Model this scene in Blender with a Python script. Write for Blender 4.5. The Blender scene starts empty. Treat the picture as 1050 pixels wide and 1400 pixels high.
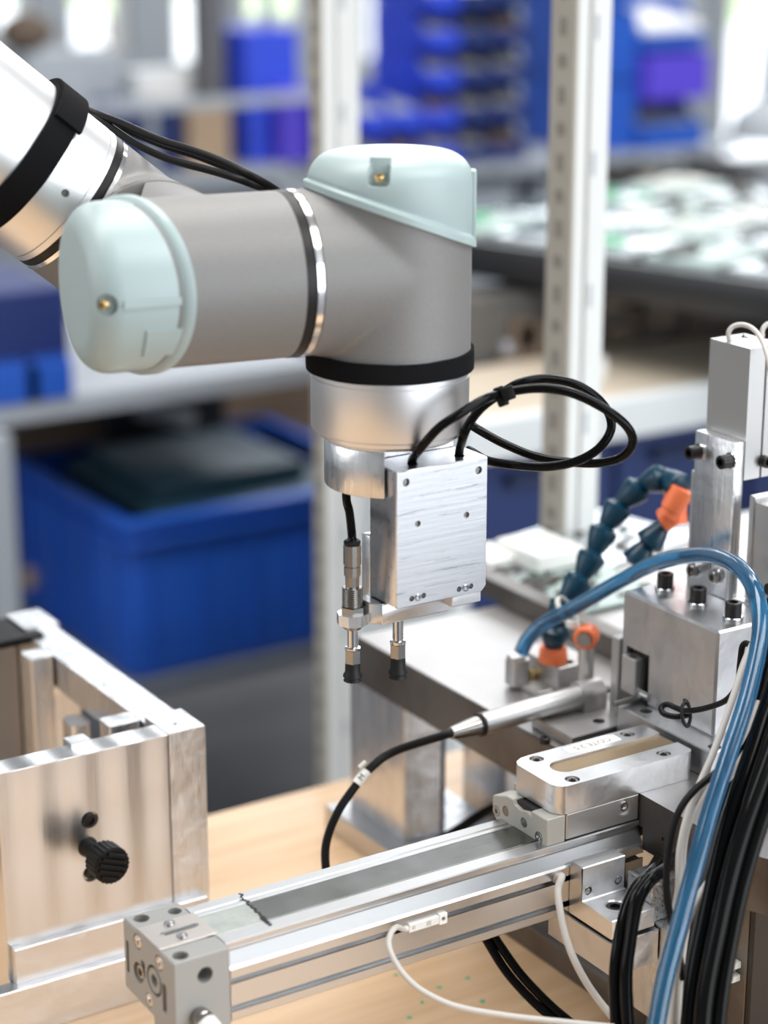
import bpy, bmesh, random
from math import *
from mathutils import Vector, Matrix, noise
random.seed(7)
S = 0.001                       # every length below is in millimetres
SC = bpy.context.scene
COL = SC.collection

# ------------------------------------------------------------------ camera
# world frame of the cell: X runs along the linear actuator, Y across it, Z up,
# the beech worktop is at z = -16 mm, the room floor at z = -790 mm
F = 2870.0; PIT = atan(880 / F); HD = radians(57.6); CAM = Vector((0, 0, 560))
cam_d = bpy.data.cameras.new('camera'); cam = bpy.data.objects.new('camera', cam_d)
COL.objects.link(cam); SC.camera = cam
cam.location = CAM * S; cam.rotation_euler = (pi / 2 - PIT, 0, HD - pi / 2)
cam_d.sensor_fit = 'VERTICAL'; cam_d.sensor_height = 36; cam_d.lens = F / 1400 * 36
cam_d.clip_start = 0.02; cam_d.clip_end = 100
cam_d.dof.use_dof = True; cam_d.dof.focus_distance = 1.01; cam_d.dof.aperture_fstop = 4.6

# ------------------------------------------------------------------ world, light, exposure
w = bpy.data.worlds.new('daylight'); SC.world = w; w.use_nodes = True
bg = w.node_tree.nodes['Background']; bg.inputs[0].default_value = (0.90, 0.95, 1.0, 1); bg.inputs[1].default_value = 3.0
def area(name, loc, target, sx, sy, power, col=(1, 1, 1)):
    d = bpy.data.lights.new(name, 'AREA'); d.shape = 'RECTANGLE'; d.size = sx; d.size_y = sy; d.energy = power; d.color = col
    o = bpy.data.objects.new(name, d); COL.objects.link(o); o.location = loc
    o.rotation_euler = (Vector(target) - Vector(loc)).to_track_quat('-Z', 'Y').to_euler(); return o
area('overhead_light', (0.2, 1.3, 2.15), (0.2, 1.3, 0), 2.4, 0.8, 52, (1, 0.98, 0.95))
area('overhead_light', (1.6, -0.5, 2.15), (1.6, -0.5, 0), 2.4, 1.2, 62, (1, 0.99, 0.97))  # added overhead so its reflection whitens the top of the arm tube
area('overhead_light', (2.4, 2.4, 2.15), (2.4, 2.4, 0), 2.4, 0.8, 45, (1, 0.98, 0.95))
area('side_fill_light', (2.6, -3.3, 0.65), (2.4, 0.8, 0.65), 5.0, 2.6, 195, (0.88, 0.94, 1.0))  # unseen area light, added to brighten the faces turned towards -Y
area('left_window_light', (-2.4, 2.0, 1.1), (0.5, 1.4, 0.4), 3.4, 1.6, 42, (0.93, 0.97, 1.0))
area('back_window_light', (3.0, 4.7, 1.5), (2.0, 2.6, 0.0), 5.0, 1.0, 85, (0.92, 0.96, 1.0))
SC.view_settings.view_transform = 'Standard'; SC.view_settings.look = 'None'
SC.view_settings.exposure = -0.13; SC.view_settings.gamma = 1.0; SC.view_settings.use_curve_mapping = False

# ------------------------------------------------------------------ measuring helper: a photo pixel at a known depth or on a known plane
HX, HY, RX, RY, CP, SP = cos(HD), sin(HD), sin(HD), -cos(HD), cos(PIT), sin(PIT)
def ray(x, y):
    u, v = (x - 525) / F, (y - 700) / F
    return Vector((HX * CP + RX * u - HX * SP * v, HY * CP + RY * u - HY * SP * v, -SP - CP * v))
def at(x, y, d): return CAM + ray(x, y) * d
def on(x, y, ax, c):
    r = ray(x, y); return CAM + r * ((c - CAM[ax]) / r[ax])

# ------------------------------------------------------------------ materials
MATS = {}
def mat(name, col, rough=0.5, metal=0.0, bump=0.0, bscale=200, stretch=(1, 1, 1), var=0.0, vscale=30, spec=0.5, coat=0.0,
        trans=0.0, emit=None, dirt=None, sheen=0.0, rvar=0.0, cloud=0.0):
    m = bpy.data.materials.new(name); m.use_nodes = True; nt = m.node_tree; N = nt.nodes; L = nt.links
    b = N['Principled BSDF']; I = b.inputs
    I['Base Color'].default_value = (*col, 1); I['Roughness'].default_value = rough; I['Metallic'].default_value = metal
    I['Specular IOR Level'].default_value = spec; I['Coat Weight'].default_value = coat; I['Transmission Weight'].default_value = trans
    if sheen: I['Sheen Weight'].default_value = sheen
    if emit: I['Emission Color'].default_value = (*emit[0], 1); I['Emission Strength'].default_value = emit[1]
    tc = N.new('ShaderNodeTexCoord'); mp = N.new('ShaderNodeMapping'); mp.inputs['Scale'].default_value = stretch
    L.new(tc.outputs['Object'], mp.inputs['Vector'])
    if bump:
        n = N.new('ShaderNodeTexNoise'); n.inputs['Scale'].default_value = bscale; n.inputs['Detail'].default_value = 5
        L.new(mp.outputs[0], n.inputs['Vector'])
        bp = N.new('ShaderNodeBump'); bp.inputs['Strength'].default_value = bump; bp.inputs['Distance'].default_value = 0.0003
        L.new(n.outputs['Fac'], bp.inputs['Height']); L.new(bp.outputs[0], I['Normal'])
        if rvar:
            mr = N.new('ShaderNodeMapRange'); mr.inputs['From Min'].default_value = .3; mr.inputs['From Max'].default_value = .7
            mr.inputs['To Min'].default_value = max(0.03, rough - rvar); mr.inputs['To Max'].default_value = rough + rvar
            L.new(n.outputs['Fac'], mr.inputs['Value']); L.new(mr.outputs[0], I['Roughness'])
    if cloud:                       # faint unevenness of a hand-finished metal face
        nc = N.new('ShaderNodeTexNoise'); nc.inputs['Scale'].default_value = 45; nc.inputs['Detail'].default_value = 3; L.new(tc.outputs['Object'], nc.inputs['Vector'])
        bc = N.new('ShaderNodeBump'); bc.inputs['Strength'].default_value = 1; bc.inputs['Distance'].default_value = cloud; L.new(nc.outputs['Fac'], bc.inputs['Height'])
        if bump: L.new(bc.outputs[0], bp.inputs['Normal'])
        else: L.new(bc.outputs[0], I['Normal'])
    if var or dirt:
        n2 = N.new('ShaderNodeTexNoise'); n2.inputs['Scale'].default_value = vscale; n2.inputs['Detail'].default_value = 6
        L.new(mp.outputs[0] if stretch != (1, 1, 1) and not dirt else tc.outputs['Object'], n2.inputs['Vector'])
        cr = N.new('ShaderNodeValToRGB'); L.new(n2.outputs['Fac'], cr.inputs[0])
        lo = dirt if dirt else tuple(max(0, c * (1 - var)) for c in col); hi = col if dirt else tuple(min(1, c * (1 + var)) for c in col)
        cr.color_ramp.elements[0].position = 0.33; cr.color_ramp.elements[1].position = 0.62
        cr.color_ramp.elements[0].color = (*lo, 1); cr.color_ramp.elements[1].color = (*hi, 1)
        L.new(cr.outputs[0], I['Base Color'])
    MATS[name] = m; return m
mat('milled_x', (.74, .74, .75), .31, 1, .02, 700, (.03, 1, 1), .03, 60, cloud=.0009)      # tool marks along X
mat('milled_y', (.74, .74, .75), .31, 1, .08, 900, (1, .03, 1), .06, 60, rvar=.08, cloud=.0009)
mat('milled_z', (.74, .74, .75), .31, 1, .10, 900, (1, 1, .03), .08, 60, rvar=.08, cloud=.0012)
mat('sandblast', (.60, .60, .61), .34, 1, .10, 2500, cloud=.0012)
mat('anodised', (.58, .575, .575), .30, 1, .10, 1500, (.05, 1, 1))
mat('anodised_matt', (.56, .55, .54), .42, 1, .08, 2000)
mat('tube_silver', (.84, .84, .85), .42, 1, .03, 2500)
mat('chrome', (.68, .67, .67), .14, 1)
mat('nickel', (.36, .34, .32), .24, 1)
mat('dark_steel', (.30, .29, .28), .32, 1, .2, 600, var=.2)
mat('dark_reflection', (.05, .047, .045), .38, .8, .2, 600, (.05, 1, 1))  # dark reflection of the surroundings, put into the colour
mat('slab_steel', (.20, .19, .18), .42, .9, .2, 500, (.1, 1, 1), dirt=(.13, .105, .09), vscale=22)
mat('slab_lit_top', (.50, .49, .49), .36, 1, .15, 700, dirt=(.33, .31, .30), vscale=18)  # slab top, with the light it reflects put into the colour
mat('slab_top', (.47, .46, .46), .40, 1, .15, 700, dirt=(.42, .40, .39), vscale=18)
mat('cast_grey', (.215, .208, .202), .50, .15, .22, 2600, var=.04, vscale=900)
mat('cap_blue', (.38, .465, .465), .38, 0, .04, 1800, spec=.5)
mat('cap_shadow', (.46, .58, .58), .45)
mat('black_rubber', (.010, .010, .010), .5, spec=.3)
mat('seal_black', (.012, .010, .010), .4, spec=.3)
mat('gloss_black', (.004, .004, .004), .09, spec=.12)
mat('satin_black', (.008, .007, .007), .42, spec=.18)
mat('black_oxide', (.020, .018, .018), .33, .3)
mat('velcro', (.007, .007, .008), .95, 0, .9, 1500, spec=.15)
mat('warm_steel', (.50, .46, .43), .38, 1, .05, 900)
mat('hole', (.02, .018, .016), .6)  # near-black for fills that paint shade inside hollows
mat('silver_ring', (.88, .87, .86), .16, 1)
mat('grey_cast_block', (.33, .325, .31), .5, .15, .1, 1800)
mat('beige_cap', (.50, .48, .43), .45, .1, .08, 1500)
mat('steel_band', (.24, .24, .23), .24, 1, .08, 700, (.05, 1, 1), dirt=(.17, .17, .155), vscale=40)
mat('worn_band', (.45, .47, .44), .42, .8, .3, 500, dirt=(.36, .38, .35), vscale=120)
mat('gold_wear', (.27, .195, .115), .42, .9, .2, 600, (.1, 1, 1), var=.12, vscale=40)
mat('paper', (.86, .85, .80), .7)
mat('ink', (.12, .10, .07), .6)
mat('ink_dark', (.05, .05, .05), .6)
mat('white_plastic', (.80, .80, .77), .4)
mat('milky_plastic', (.72, .70, .64), .45)
mat('grey_cable', (.56, .53, .49), .5)
mat('brass', (.70, .52, .25), .3, 1)
mat('link_blue', (.002, .036, .068), .30, spec=.4)
mat('orange', (.90, .20, .07), .42)
mat('air_blue', (.035, .20, .40), .08, trans=.75, coat=.3)
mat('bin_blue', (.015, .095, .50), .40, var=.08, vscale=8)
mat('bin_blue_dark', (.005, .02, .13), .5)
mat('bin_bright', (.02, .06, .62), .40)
mat('bin_violet', (.10, .06, .62), .4)
mat('navy', (.012, .03, .13), .5)
mat('dark_navy_metal', (.03, .045, .10), .35, .4)
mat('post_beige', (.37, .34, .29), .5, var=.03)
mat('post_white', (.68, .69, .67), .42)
mat('shelf_grey', (.38, .41, .45), .5)
mat('shelf_dark', (.13, .15, .19), .6)
mat('bench_beige', (.58, .50, .40), .5)
mat('bench_white', (.72, .75, .76), .45)
mat('clutter_dark', (.07, .065, .06), .7, var=.5, vscale=12)
mat('clutter_brown', (.12, .085, .06), .7, var=.3, vscale=9)
mat('teal_dark', (.012, .045, .07), .5)
mat('carton', (.50, .36, .24), .8)
mat('floor_dark', (.13, .13, .14), .55, var=.15, vscale=3)
mat('wall_paint', (.42, .45, .48), .8)
mat('room_paint', (.55, .56, .56), .8)
mat('slot_shade', (.22, .20, .17), .7)
mat('frame_dark', (.12, .12, .13), .6)
mat('tray_black', (.02, .02, .022), .3)
mat('foil', (.50, .54, .56), .25, .6, var=.2, vscale=20)
mat('pcb_green', (.10, .42, .22), .35)
mat('pcb_pale', (.36, .45, .43), .4)
mat('leaf', (.66, .78, .48), .8, var=.15, vscale=4)
mat('bark', (.16, .11, .07), .9)
mat('glass', (1, 1, 1), .02, trans=1)
# beech worktop
def wood():
    m = bpy.data.materials.new('beech'); m.use_nodes = True; nt = m.node_tree; N = nt.nodes; L = nt.links; b = N['Principled BSDF']
    tc = N.new('ShaderNodeTexCoord'); mp = N.new('ShaderNodeMapping'); mp.inputs['Scale'].default_value = (1.2, 16, 1); L.new(tc.outputs['Object'], mp.inputs[0])
    n = N.new('ShaderNodeTexNoise'); n.inputs['Scale'].default_value = 6; n.inputs['Detail'].default_value = 8; n.inputs['Distortion'].default_value = .4; L.new(mp.outputs[0], n.inputs['Vector'])
    cr = N.new('ShaderNodeValToRGB'); L.new(n.outputs['Fac'], cr.inputs[0])
    cr.color_ramp.elements[0].position = .3; cr.color_ramp.elements[0].color = (.60, .385, .215, 1)
    cr.color_ramp.elements[1].position = .7; cr.color_ramp.elements[1].color = (.72, .50, .31, 1)
    L.new(cr.outputs[0], b.inputs['Base Color']); b.inputs['Roughness'].default_value = .36; b.inputs['Coat Weight'].default_value = .15
    MATS['beech'] = m
wood()
# face-milled plate: wide cutter passes tilt the surface slightly, so each band reflects differently
def milled_bands(name, axis_rot, scale, depth, col=(.74, .73, .73), streak=(1, 1, .03), fine=.2, scratch=False):
    m = mat(name, col, .30, 1); nt = m.node_tree; N = nt.nodes; L = nt.links; b = N['Principled BSDF']
    tc = N.new('ShaderNodeTexCoord'); mp = N.new('ShaderNodeMapping'); mp.inputs['Rotation'].default_value = axis_rot; L.new(tc.outputs['Object'], mp.inputs[0])
    wv = N.new('ShaderNodeTexWave'); wv.inputs['Scale'].default_value = scale; wv.inputs['Distortion'].default_value = .7; wv.inputs['Detail'].default_value = 1; wv.inputs['Detail Scale'].default_value = .6
    L.new(mp.outputs[0], wv.inputs['Vector'])
    mp2 = N.new('ShaderNodeMapping'); mp2.inputs['Scale'].default_value = streak; L.new(tc.outputs['Object'], mp2.inputs[0])
    n = N.new('ShaderNodeTexNoise'); n.inputs['Scale'].default_value = 700; L.new(mp2.outputs[0], n.inputs['Vector'])
    b1 = N.new('ShaderNodeBump'); b1.inputs['Distance'].default_value = depth; b1.inputs['Strength'].default_value = 1; L.new(wv.outputs['Fac'], b1.inputs['Height'])
    b2 = N.new('ShaderNodeBump'); b2.inputs['Distance'].default_value = .0004; b2.inputs['Strength'].default_value = fine; L.new(n.outputs['Fac'], b2.inputs['Height']); L.new(b1.outputs[0], b2.inputs['Normal'])
    L.new(b2.outputs[0], b.inputs['Normal'])
    if scratch:                     # handling scratches and tool-pass bands in the bare metal
        mp3 = N.new('ShaderNodeMapping'); mp3.inputs['Scale'].default_value = (.06, 1, 1); L.new(tc.outputs['Object'], mp3.inputs[0])
        n3 = N.new('ShaderNodeTexNoise'); n3.inputs['Scale'].default_value = 420; n3.inputs['Detail'].default_value = 8; n3.inputs['Roughness'].default_value = .75; L.new(mp3.outputs[0], n3.inputs['Vector'])
        cr = N.new('ShaderNodeValToRGB'); L.new(n3.outputs['Fac'], cr.inputs[0]); e = cr.color_ramp.elements
        e[0].position = .30; e[0].color = (.22, .23, .26, 1); e[1].position = .44; e[1].color = (.70, .70, .72, 1)
        L.new(cr.outputs[0], b.inputs['Base Color'])
milled_bands('plate_bands', (0, 0, 0), 13.0, .0009)
milled_bands('tool_face', (0, radians(90), 0), 3.0, .0001, streak=(.03, 1, 1), fine=.07, scratch=True)

# ------------------------------------------------------------------ mesh helpers (all in mm)
def new(): return bmesh.new()
def box(bm, x0, x1, y0, y1, z0, z1, bev=0.0, seg=1):
    r = bmesh.ops.create_cube(bm, size=1)
    vs = r['verts']
    for v in vs: v.co = Vector((x0 + (v.co.x + .5) * (x1 - x0), y0 + (v.co.y + .5) * (y1 - y0), z0 + (v.co.z + .5) * (z1 - z0)))
    if bev:
        es = list({e for v in vs for e in v.link_edges})
        bmesh.ops.bevel(bm, geom=es, offset=bev, segments=seg, affect='EDGES', profile=.5)
    return bm
def frame(d):
    d = Vector(d).normalized(); a = Vector((0, 0, 1)) if abs(d.z) < .9 else Vector((1, 0, 0))
    s = d.cross(a).normalized(); return s, d.cross(s).normalized(), d
def lathe(bm, o, d, prof, seg=32, cap=True):
    """prof: list of (distance along d, radius)"""
    s, t, d = frame(d); o = Vector(o); rings = []
    for h, r in prof:
        rings.append([bm.verts.new(o + d * h + (s * cos(2 * pi * k / seg) + t * sin(2 * pi * k / seg)) * max(r, .001)) for k in range(seg)])
    for a, b in zip(rings, rings[1:]):
        for k in range(seg): bm.faces.new((a[k], a[(k + 1) % seg], b[(k + 1) % seg], b[k]))
    if cap:
        bm.faces.new(rings[0][::-1]); bm.faces.new(rings[-1])
    return bm
def cyl(bm, p0, p1, r, seg=24, r2=None, ch=0.0):
    p0 = Vector(p0); p1 = Vector(p1); h = (p1 - p0).length; r2 = r if r2 is None else r2
    pr = [(0, r), (h, r2)] if not ch else [(0, r - ch), (ch, r), (h - ch, r2), (h, r2 - ch)]
    return lathe(bm, p0, p1 - p0, pr, seg)
def spline(pts, n=10):
    P = [Vector(p) for p in pts]; P = [P[0] * 2 - P[1]] + P + [P[-1] * 2 - P[-2]]; out = []
    for i in range(1, len(P) - 2):
        a, b, c, d = P[i - 1:i + 3]
        for k in range(n):
            t = k / n
            out.append(.5 * ((2 * b) + (c - a) * t + (2 * a - 5 * b + 4 * c - d) * t * t + (3 * b - a - 3 * c + d) * t ** 3))
    out.append(P[-2]); return out
def tube(bm, pts, r, seg=12, n=10, smooth=True):
    P = spline(pts, n) if smooth else [Vector(p) for p in pts]
    T = [(P[min(i + 1, len(P) - 1)] - P[max(i - 1, 0)]).normalized() for i in range(len(P))]
    s = frame(T[0])[0]; rings = []
    for p, t in zip(P, T):
        s = (s - t * s.dot(t)).normalized(); q = t.cross(s)
        rings.append([bm.verts.new(p + (s * cos(2 * pi * k / seg) + q * sin(2 * pi * k / seg)) * r) for k in range(seg)])
    for a, b in zip(rings, rings[1:]):
        for k in range(seg): bm.faces.new((a[k], a[(k + 1) % seg], b[(k + 1) % seg], b[k]))
    bm.faces.new(rings[0][::-1]); bm.faces.new(rings[-1]); return bm
def prism(bm, pts, p_to_v, h0, h1):
    """polygon pts (a,b) swept from h0 to h1; p_to_v(a,b,h) gives the vertex"""
    A = [bm.verts.new(Vector(p_to_v(a, b, h0))) for a, b in pts]; B = [bm.verts.new(Vector(p_to_v(a, b, h1))) for a, b in pts]
    n = len(pts)
    for k in range(n): bm.faces.new((A[k], A[(k + 1) % n], B[(k + 1) % n], B[k]))
    bm.faces.new(A[::-1]); bm.faces.new(B); return bm
XY = lambda a, b, h: (a, b, h)
YZ = lambda a, b, h: (h, a, b)
XZ = lambda a, b, h: (a, h, b)
def rrect(x0, x1, y0, y1, r, n=6):
    out = []
    for cx, cy, a0 in ((x1 - r, y1 - r, 0), (x0 + r, y1 - r, 90), (x0 + r, y0 + r, 180), (x1 - r, y0 + r, 270)):
        out += [(cx + r * cos(radians(a0 + 90 * k / n)), cy + r * sin(radians(a0 + 90 * k / n))) for k in range(n + 1)]
    return out
def circ(cx, cy, r, n=24): return [(cx + r * cos(2 * pi * k / n), cy + r * sin(2 * pi * k / n)) for k in range(n)]

def base_of(root): return Vector(root.get('_b', (0, 0, 0)))
ROOTB = {}
def thing(name, label, cat, at_, group=None, kind=None):
    o = bpy.data.objects.new(name, None); COL.objects.link(o); o.location = Vector(at_) * S; o.empty_display_size = .02
    ROOTB[o] = Vector(at_); o['label'] = label; o['category'] = cat
    if group: o['group'] = group
    return o
def link(name, bm, m, parent=None, smooth=True, label=None, angle=35, origin=None):
    bmesh.ops.recalc_face_normals(bm, faces=bm.faces)
    if parent is not None: org = ROOTB[parent]
    else: org = Vector(origin) if origin is not None else Vector((0, 0, 0))
    for v in bm.verts: v.co = (v.co - org) * S
    me = bpy.data.meshes.new(name); bm.to_mesh(me); bm.free()
    me.materials.append(MATS[m] if isinstance(m, str) else m)
    if smooth:
        for p in me.polygons: p.use_smooth = True
        try: me.set_sharp_from_angle(angle=radians(angle))
        except Exception: pass
    o = bpy.data.objects.new(name, me); COL.objects.link(o)
    ROOTB[o] = org
    if parent is not None: o.parent = parent
    else: o.location = org * S
    if label: o['label'] = label
    return o
def tag(o, label, cat, group=None, kind=None):
    o['label'] = label; o['category'] = cat
    if group: o['group'] = group
    if kind: o['kind'] = kind
    return o
def struct(o): o['kind'] = 'structure'; return o
def bake(o):
    dg = bpy.context.evaluated_depsgraph_get(); dg.update()
    me = bpy.data.meshes.new_from_object(o.evaluated_get(dg)); old = o.data; o.modifiers.clear(); o.data = me
    me.name = old.name; bpy.data.meshes.remove(old)
def cut(o, cbm, op='DIFFERENCE'):
    bmesh.ops.recalc_face_normals(cbm, faces=cbm.faces)
    org = ROOTB[o]
    for v in cbm.verts: v.co = (v.co - org) * S
    me = bpy.data.meshes.new('c'); cbm.to_mesh(me); cbm.free(); me.materials.append(o.data.materials[0])
    c = bpy.data.objects.new('c', me); COL.objects.link(c); c.location = org * S
    if o.parent is not None: c.location = org * S
    md = o.modifiers.new('b', 'BOOLEAN'); md.operation = op; md.object = c; md.solver = 'EXACT'
    bpy.context.view_layer.update(); keep = o.data.copy(); nv = len(o.data.vertices); bake(o)
    if len(o.data.vertices) < nv * .5:          # a failed boolean: try the other solver
        print('BOOLEAN retry', o.name, nv, len(o.data.vertices)); o.data = keep
        md = o.modifiers.new('b', 'BOOLEAN'); md.operation = op; md.object = c; md.solver = 'FAST'
        bpy.context.view_layer.update(); bake(o); print(len(o.data.vertices))
    for p in o.data.polygons: p.use_smooth = True
    try: o.data.set_sharp_from_angle(angle=radians(35))
    except Exception: pass
    bpy.data.objects.remove(c); bpy.data.meshes.remove(me)
def holes(o, lst):
    """lst: (p0, p1, r) bored one mesh of cutters"""
    bm = new()
    for p0, p1, r in lst: cyl(bm, p0, p1, r, 24)
    cut(o, bm)
def socket_screw(parent, p, d, r=2.5, h=3, m='chrome', name='screw', hexr=None, label=None, depth=None):
    """cap screw: head of radius r standing h along d on the point p, with a hexagonal socket sunk into it"""
    hexr = hexr or r * .55; bm = new(); s, t, d = frame(d); p = Vector(p); n = 24; depth = depth or h * .6
    prof = [(0, r), (h - .35 * min(1, h / 3), r), (h, r - .35 * min(1, h / 3))]
    rings = [[bm.verts.new(p + d * a + (s * cos(2 * pi * k / n) + t * sin(2 * pi * k / n)) * rr) for k in range(n)] for a, rr in prof]
    hx = lambda k: hexr / cos(((2 * pi * k / n + pi / 6) % (pi / 3)) - pi / 6)
    for hgt in (h, h - depth): rings.append([bm.verts.new(p + d * hgt + (s * cos(2 * pi * k / n) + t * sin(2 * pi * k / n)) * hx(k)) for k in range(n)])
    for a, b in zip(rings, rings[1:]):
        for k in range(n): bm.faces.new((a[k], a[(k + 1) % n], b[(k + 1) % n], b[k]))
    bm.faces.new(rings[-1]); bm.faces.new(rings[0][::-1])
    return link(name, bm, m, parent, label=label, angle=30)
def text_mesh(name, s, size, m, parent, loc, xdir, ydir, ext=0.02):
    cu = bpy.data.curves.new('t', 'FONT'); cu.body = s; cu.size = size * S; cu.extrude = ext * S; cu.align_x = 'CENTER'; cu.align_y = 'CENTER'; cu.resolution_u = 3
    t = bpy.data.objects.new('t', cu); COL.objects.link(t); bpy.context.view_layer.update()
    me = bpy.data.meshes.new_from_object(t.evaluated_get(bpy.context.evaluated_depsgraph_get())); bpy.data.objects.remove(t)
    X = Vector(xdir).normalized(); Y = Vector(ydir).normalized(); Z = X.cross(Y)
    org = ROOTB[parent]; o_ = (Vector(loc) - org) * S
    for v in me.vertices: v.co = o_ + X * v.co.x + Y * v.co.y + Z * v.co.z
    me.materials.clear(); me.materials.append(MATS[m])
    o = bpy.data.objects.new(name, me); COL.objects.link(o); o.parent = parent; ROOTB[o] = org; return o

# ================================================================== SETTING
bm = new(); box(bm, -2700, 7600, -3700, 5020, -830, -790); struct(link('floor', bm, 'floor_dark', smooth=False, origin=(2500, 2500, -790)))
# back wall with window openings
WY = 4900
wins = []
for (xa, xb, yb) in ((-60, 48, 55), (96, 182, 78), (240, 316, 98), (335, 428, 36), (500, 618, 92), (858, 962, 60), (990, 1120, 226)):
    x0 = on(xa, yb, 1, WY).x; x1 = on(xb, yb, 1, WY).x; zb = on((xa + xb) / 2, yb, 1, WY).z; wins.append((x0, x1, zb))
ZT = 1500
bm = new(); xs = [-2600] + [v for w_ in wins for v in w_[:2]] + [7500]
for i in range(0, len(xs), 2): box(bm, xs[i], xs[i + 1], WY, WY + 120, -790, ZT)
for x0, x1, zb in wins: box(bm, x0, x1, WY, WY + 120, -790, zb)
struct(link('wall_back', bm, 'wall_paint', smooth=False, origin=(2500, WY, -790)))
for nm, b in (('wall_left', (-2700, -2600, -3600, 4900)), ('wall_right', (7500, 7600, -3600, 4900)), ('wall_front', (-2700, 7600, -3700, -3600))):
    bm = new(); box(bm, *b, -790, 2210); struct(link(nm, bm, 'room_paint', smooth=False, origin=(b[0], b[2], -790)))
bm = new(); box(bm, -2700, 7600, -3700, 5020, 2210, 2250); struct(link('ceiling', bm, 'room_paint', smooth=False, origin=(2500, 1000, 2210)))
bm = new(); box(bm, -2600, 7500, WY, WY + 120, ZT, 2210); struct(link('wall_back_upper', bm, 'wall_paint', smooth=False, origin=(2500, WY, ZT)))
for i, (x0, x1, zb) in enumerate(wins):
    r = thing('window_%d' % (i + 1), 'x', 'x', ((x0 + x1) / 2, WY + 60, zb)); del r['label']; del r['category']; r['kind'] = 'structure'
    bm = new()
    for a, b, c, d in ((x0, x0 + 25, zb, ZT), (x1 - 25, x1, zb, ZT), (x0 + 25, x1 - 25, zb, zb + 25), (x0 + 25, x1 - 25, ZT - 25, ZT)): box(bm, a, b, WY + 30, WY + 70, c, d)
    link('window_frame', bm, 'post_white', r, smooth=False)
    bm = new(); box(bm, x0 + 25, x1 - 25, WY + 48, WY + 52, zb + 25, ZT - 25); link('pane', bm, 'glass', r, smooth=False)
# trees outside
for i, (px, D, rr) in enumerate(((-30, 9200, 420), (150, 11200, 520), (285, 9300, 360), (395, 13200, 560), (905, 9500, 560))):
    p = at(px, -60, D); lab = ['tree crown outside the leftmost window', 'tree outside the second window from the left', 'tree outside the narrow window left of centre', 'tree outside the window beside the pale post', 'tree outside the window above the big blue bins'][i]
    t = thing('tree', 'pale green ' + lab, 'tree', (p.x, p.y, -1500), 'trees outside the windows')
    bm = new(); bmesh.ops.create_icosphere(bm, subdivisions=4, radius=1)
    for v in bm.verts:
        n_ = v.co.normalized(); v.co = Vector((p.x, p.y, p.z + 250)) + n_ * rr * (1 + .35 * noise.noise(n_ * 2.2 + Vector((i, 0, 0))) + .15 * noise.noise(n_ * 7))
    link('crown', bm, 'leaf', t)
    bm = new(); cyl(bm, (p.x, p.y, -1500), (p.x, p.y, p.z), 70, 12, 45); link('trunk', bm, 'bark', t)

# ================================================================== WORKBENCH
WB = thing('workbench', 'beech topped workbench under the actuator and the aluminium fixture', 'workbench', (550, 700, -790))
bm = new(); box(bm, -300, 1500, 420, 1092, -46, -16, 2); link('worktop', bm, 'beech', WB)
for x, y in ((-240, 480), (1440, 480), (-240, 1030), (1440, 1030)):
    bm = new(); box(bm, x - 25, x + 25, y - 25, y + 25, -790, -46, 2); link('leg', bm, 'shelf_grey', WB)
bm = new()
for px, py in ((541, 1333), (640, 1337), (577, 1418 - 48), (660, 1369), (716, 1364), (748, 1370), (560, 1391), (600, 1350)):
    p = on(px, py, 2, -16)
    prism(bm, [(p.x + a * random.uniform(.6, 1.4), p.y + b * random.uniform(.6, 1.4)) for a, b in circ(0, 0, 1.5, 7)], XY, -16, -15.8)
o = link('paint_speck', bm, 'pcb_green', WB, label='small green specks on the wood'); o['kind'] = 'stuff'

# ================================================================== FRONT LEFT FIXTURE
FX = thing('aluminium_fixture', 'milled aluminium plate fixture with black knurled knob, standing at left on the wood', 'fixture', (410, 925, -16))
bm = new(); box(bm, 353, 448.3, 917, 933, -16, 127.4, .5); fp = link('front_plate', bm, 'plate_bands', FX)
bm = new(); prism(bm, [(917, -16), (1135, -16), (1135, 127.4), (1104, 127.4), (1104, 123.6), (945, 123.6), (945, 127.4), (917, 127.4)], YZ, 448.6, 470)
sp = link('side_plate', bm, 'milled_z', FX, smooth=False)
bm = new(); prism(bm, rrect(966, 1078, -5, 104, 12), YZ, 440, 480); cut(sp, bm)
bm = new(); cyl(bm, (458, 928, 120), (458, 928, 130), 1.3, 16); cut(sp, bm)
bm = new(); box(bm, 340, 466, 907, 917, -16, 11, .4); link('base_rail', bm, 'milled_x', FX)
bm = new(); box(bm, 355, 466, 912, 917, 11, 31, .4); link('support_rail', bm, 'milled_x', FX)
bm = new(); prism(bm, rrect(433.5, 447.6, 1062, 1078, 2), XY, -16, 124.5); link('inner_post', bm, 'milled_z', FX)
bm = new(); prism(bm, rrect(429.5, 447.6, 948, 962.5, 2), XY, -16, 124.5); link('inner_post', bm, 'milled_z', FX)
bm = new(); prism(bm, rrect(436, 448, 1012, 1030, 5), XY, -16, 100); link('inner_post', bm, 'milled_z', FX)
bm = new(); box(bm, 330, 448, 1118, 1134, -16, 121, .5); link('rear_plate', bm, 'anodised_matt', FX)
bm = new(); box(bm, 400, 457, 1096, 1134, 121, 126, 1); link('top_bracket', bm, 'satin_black', FX, label='black bracket at the rear corner')
bm = new(); box(bm, 398, 410, 928, 938, 110, 129.5, .5); link('locating_tab', bm, 'milled_x', FX)
holes(fp, [((402, 912, 90.2), (402, 921, 90.2), 4.8), ((401.6, 912, 60), (401.6, 921, 60), 4.8)])
for z in (90.2, 60):
    bm = new(); cyl(bm, (402, 920.9, z), (402, 918.4, z), 4.7, 28, ch=.3); link('washer', bm, 'chrome', FX)
    socket_screw(FX, (402, 918.4, z), (0, -1, 0), 3.9, 2.6, 'black_oxide', label='black socket head screw')
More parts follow.
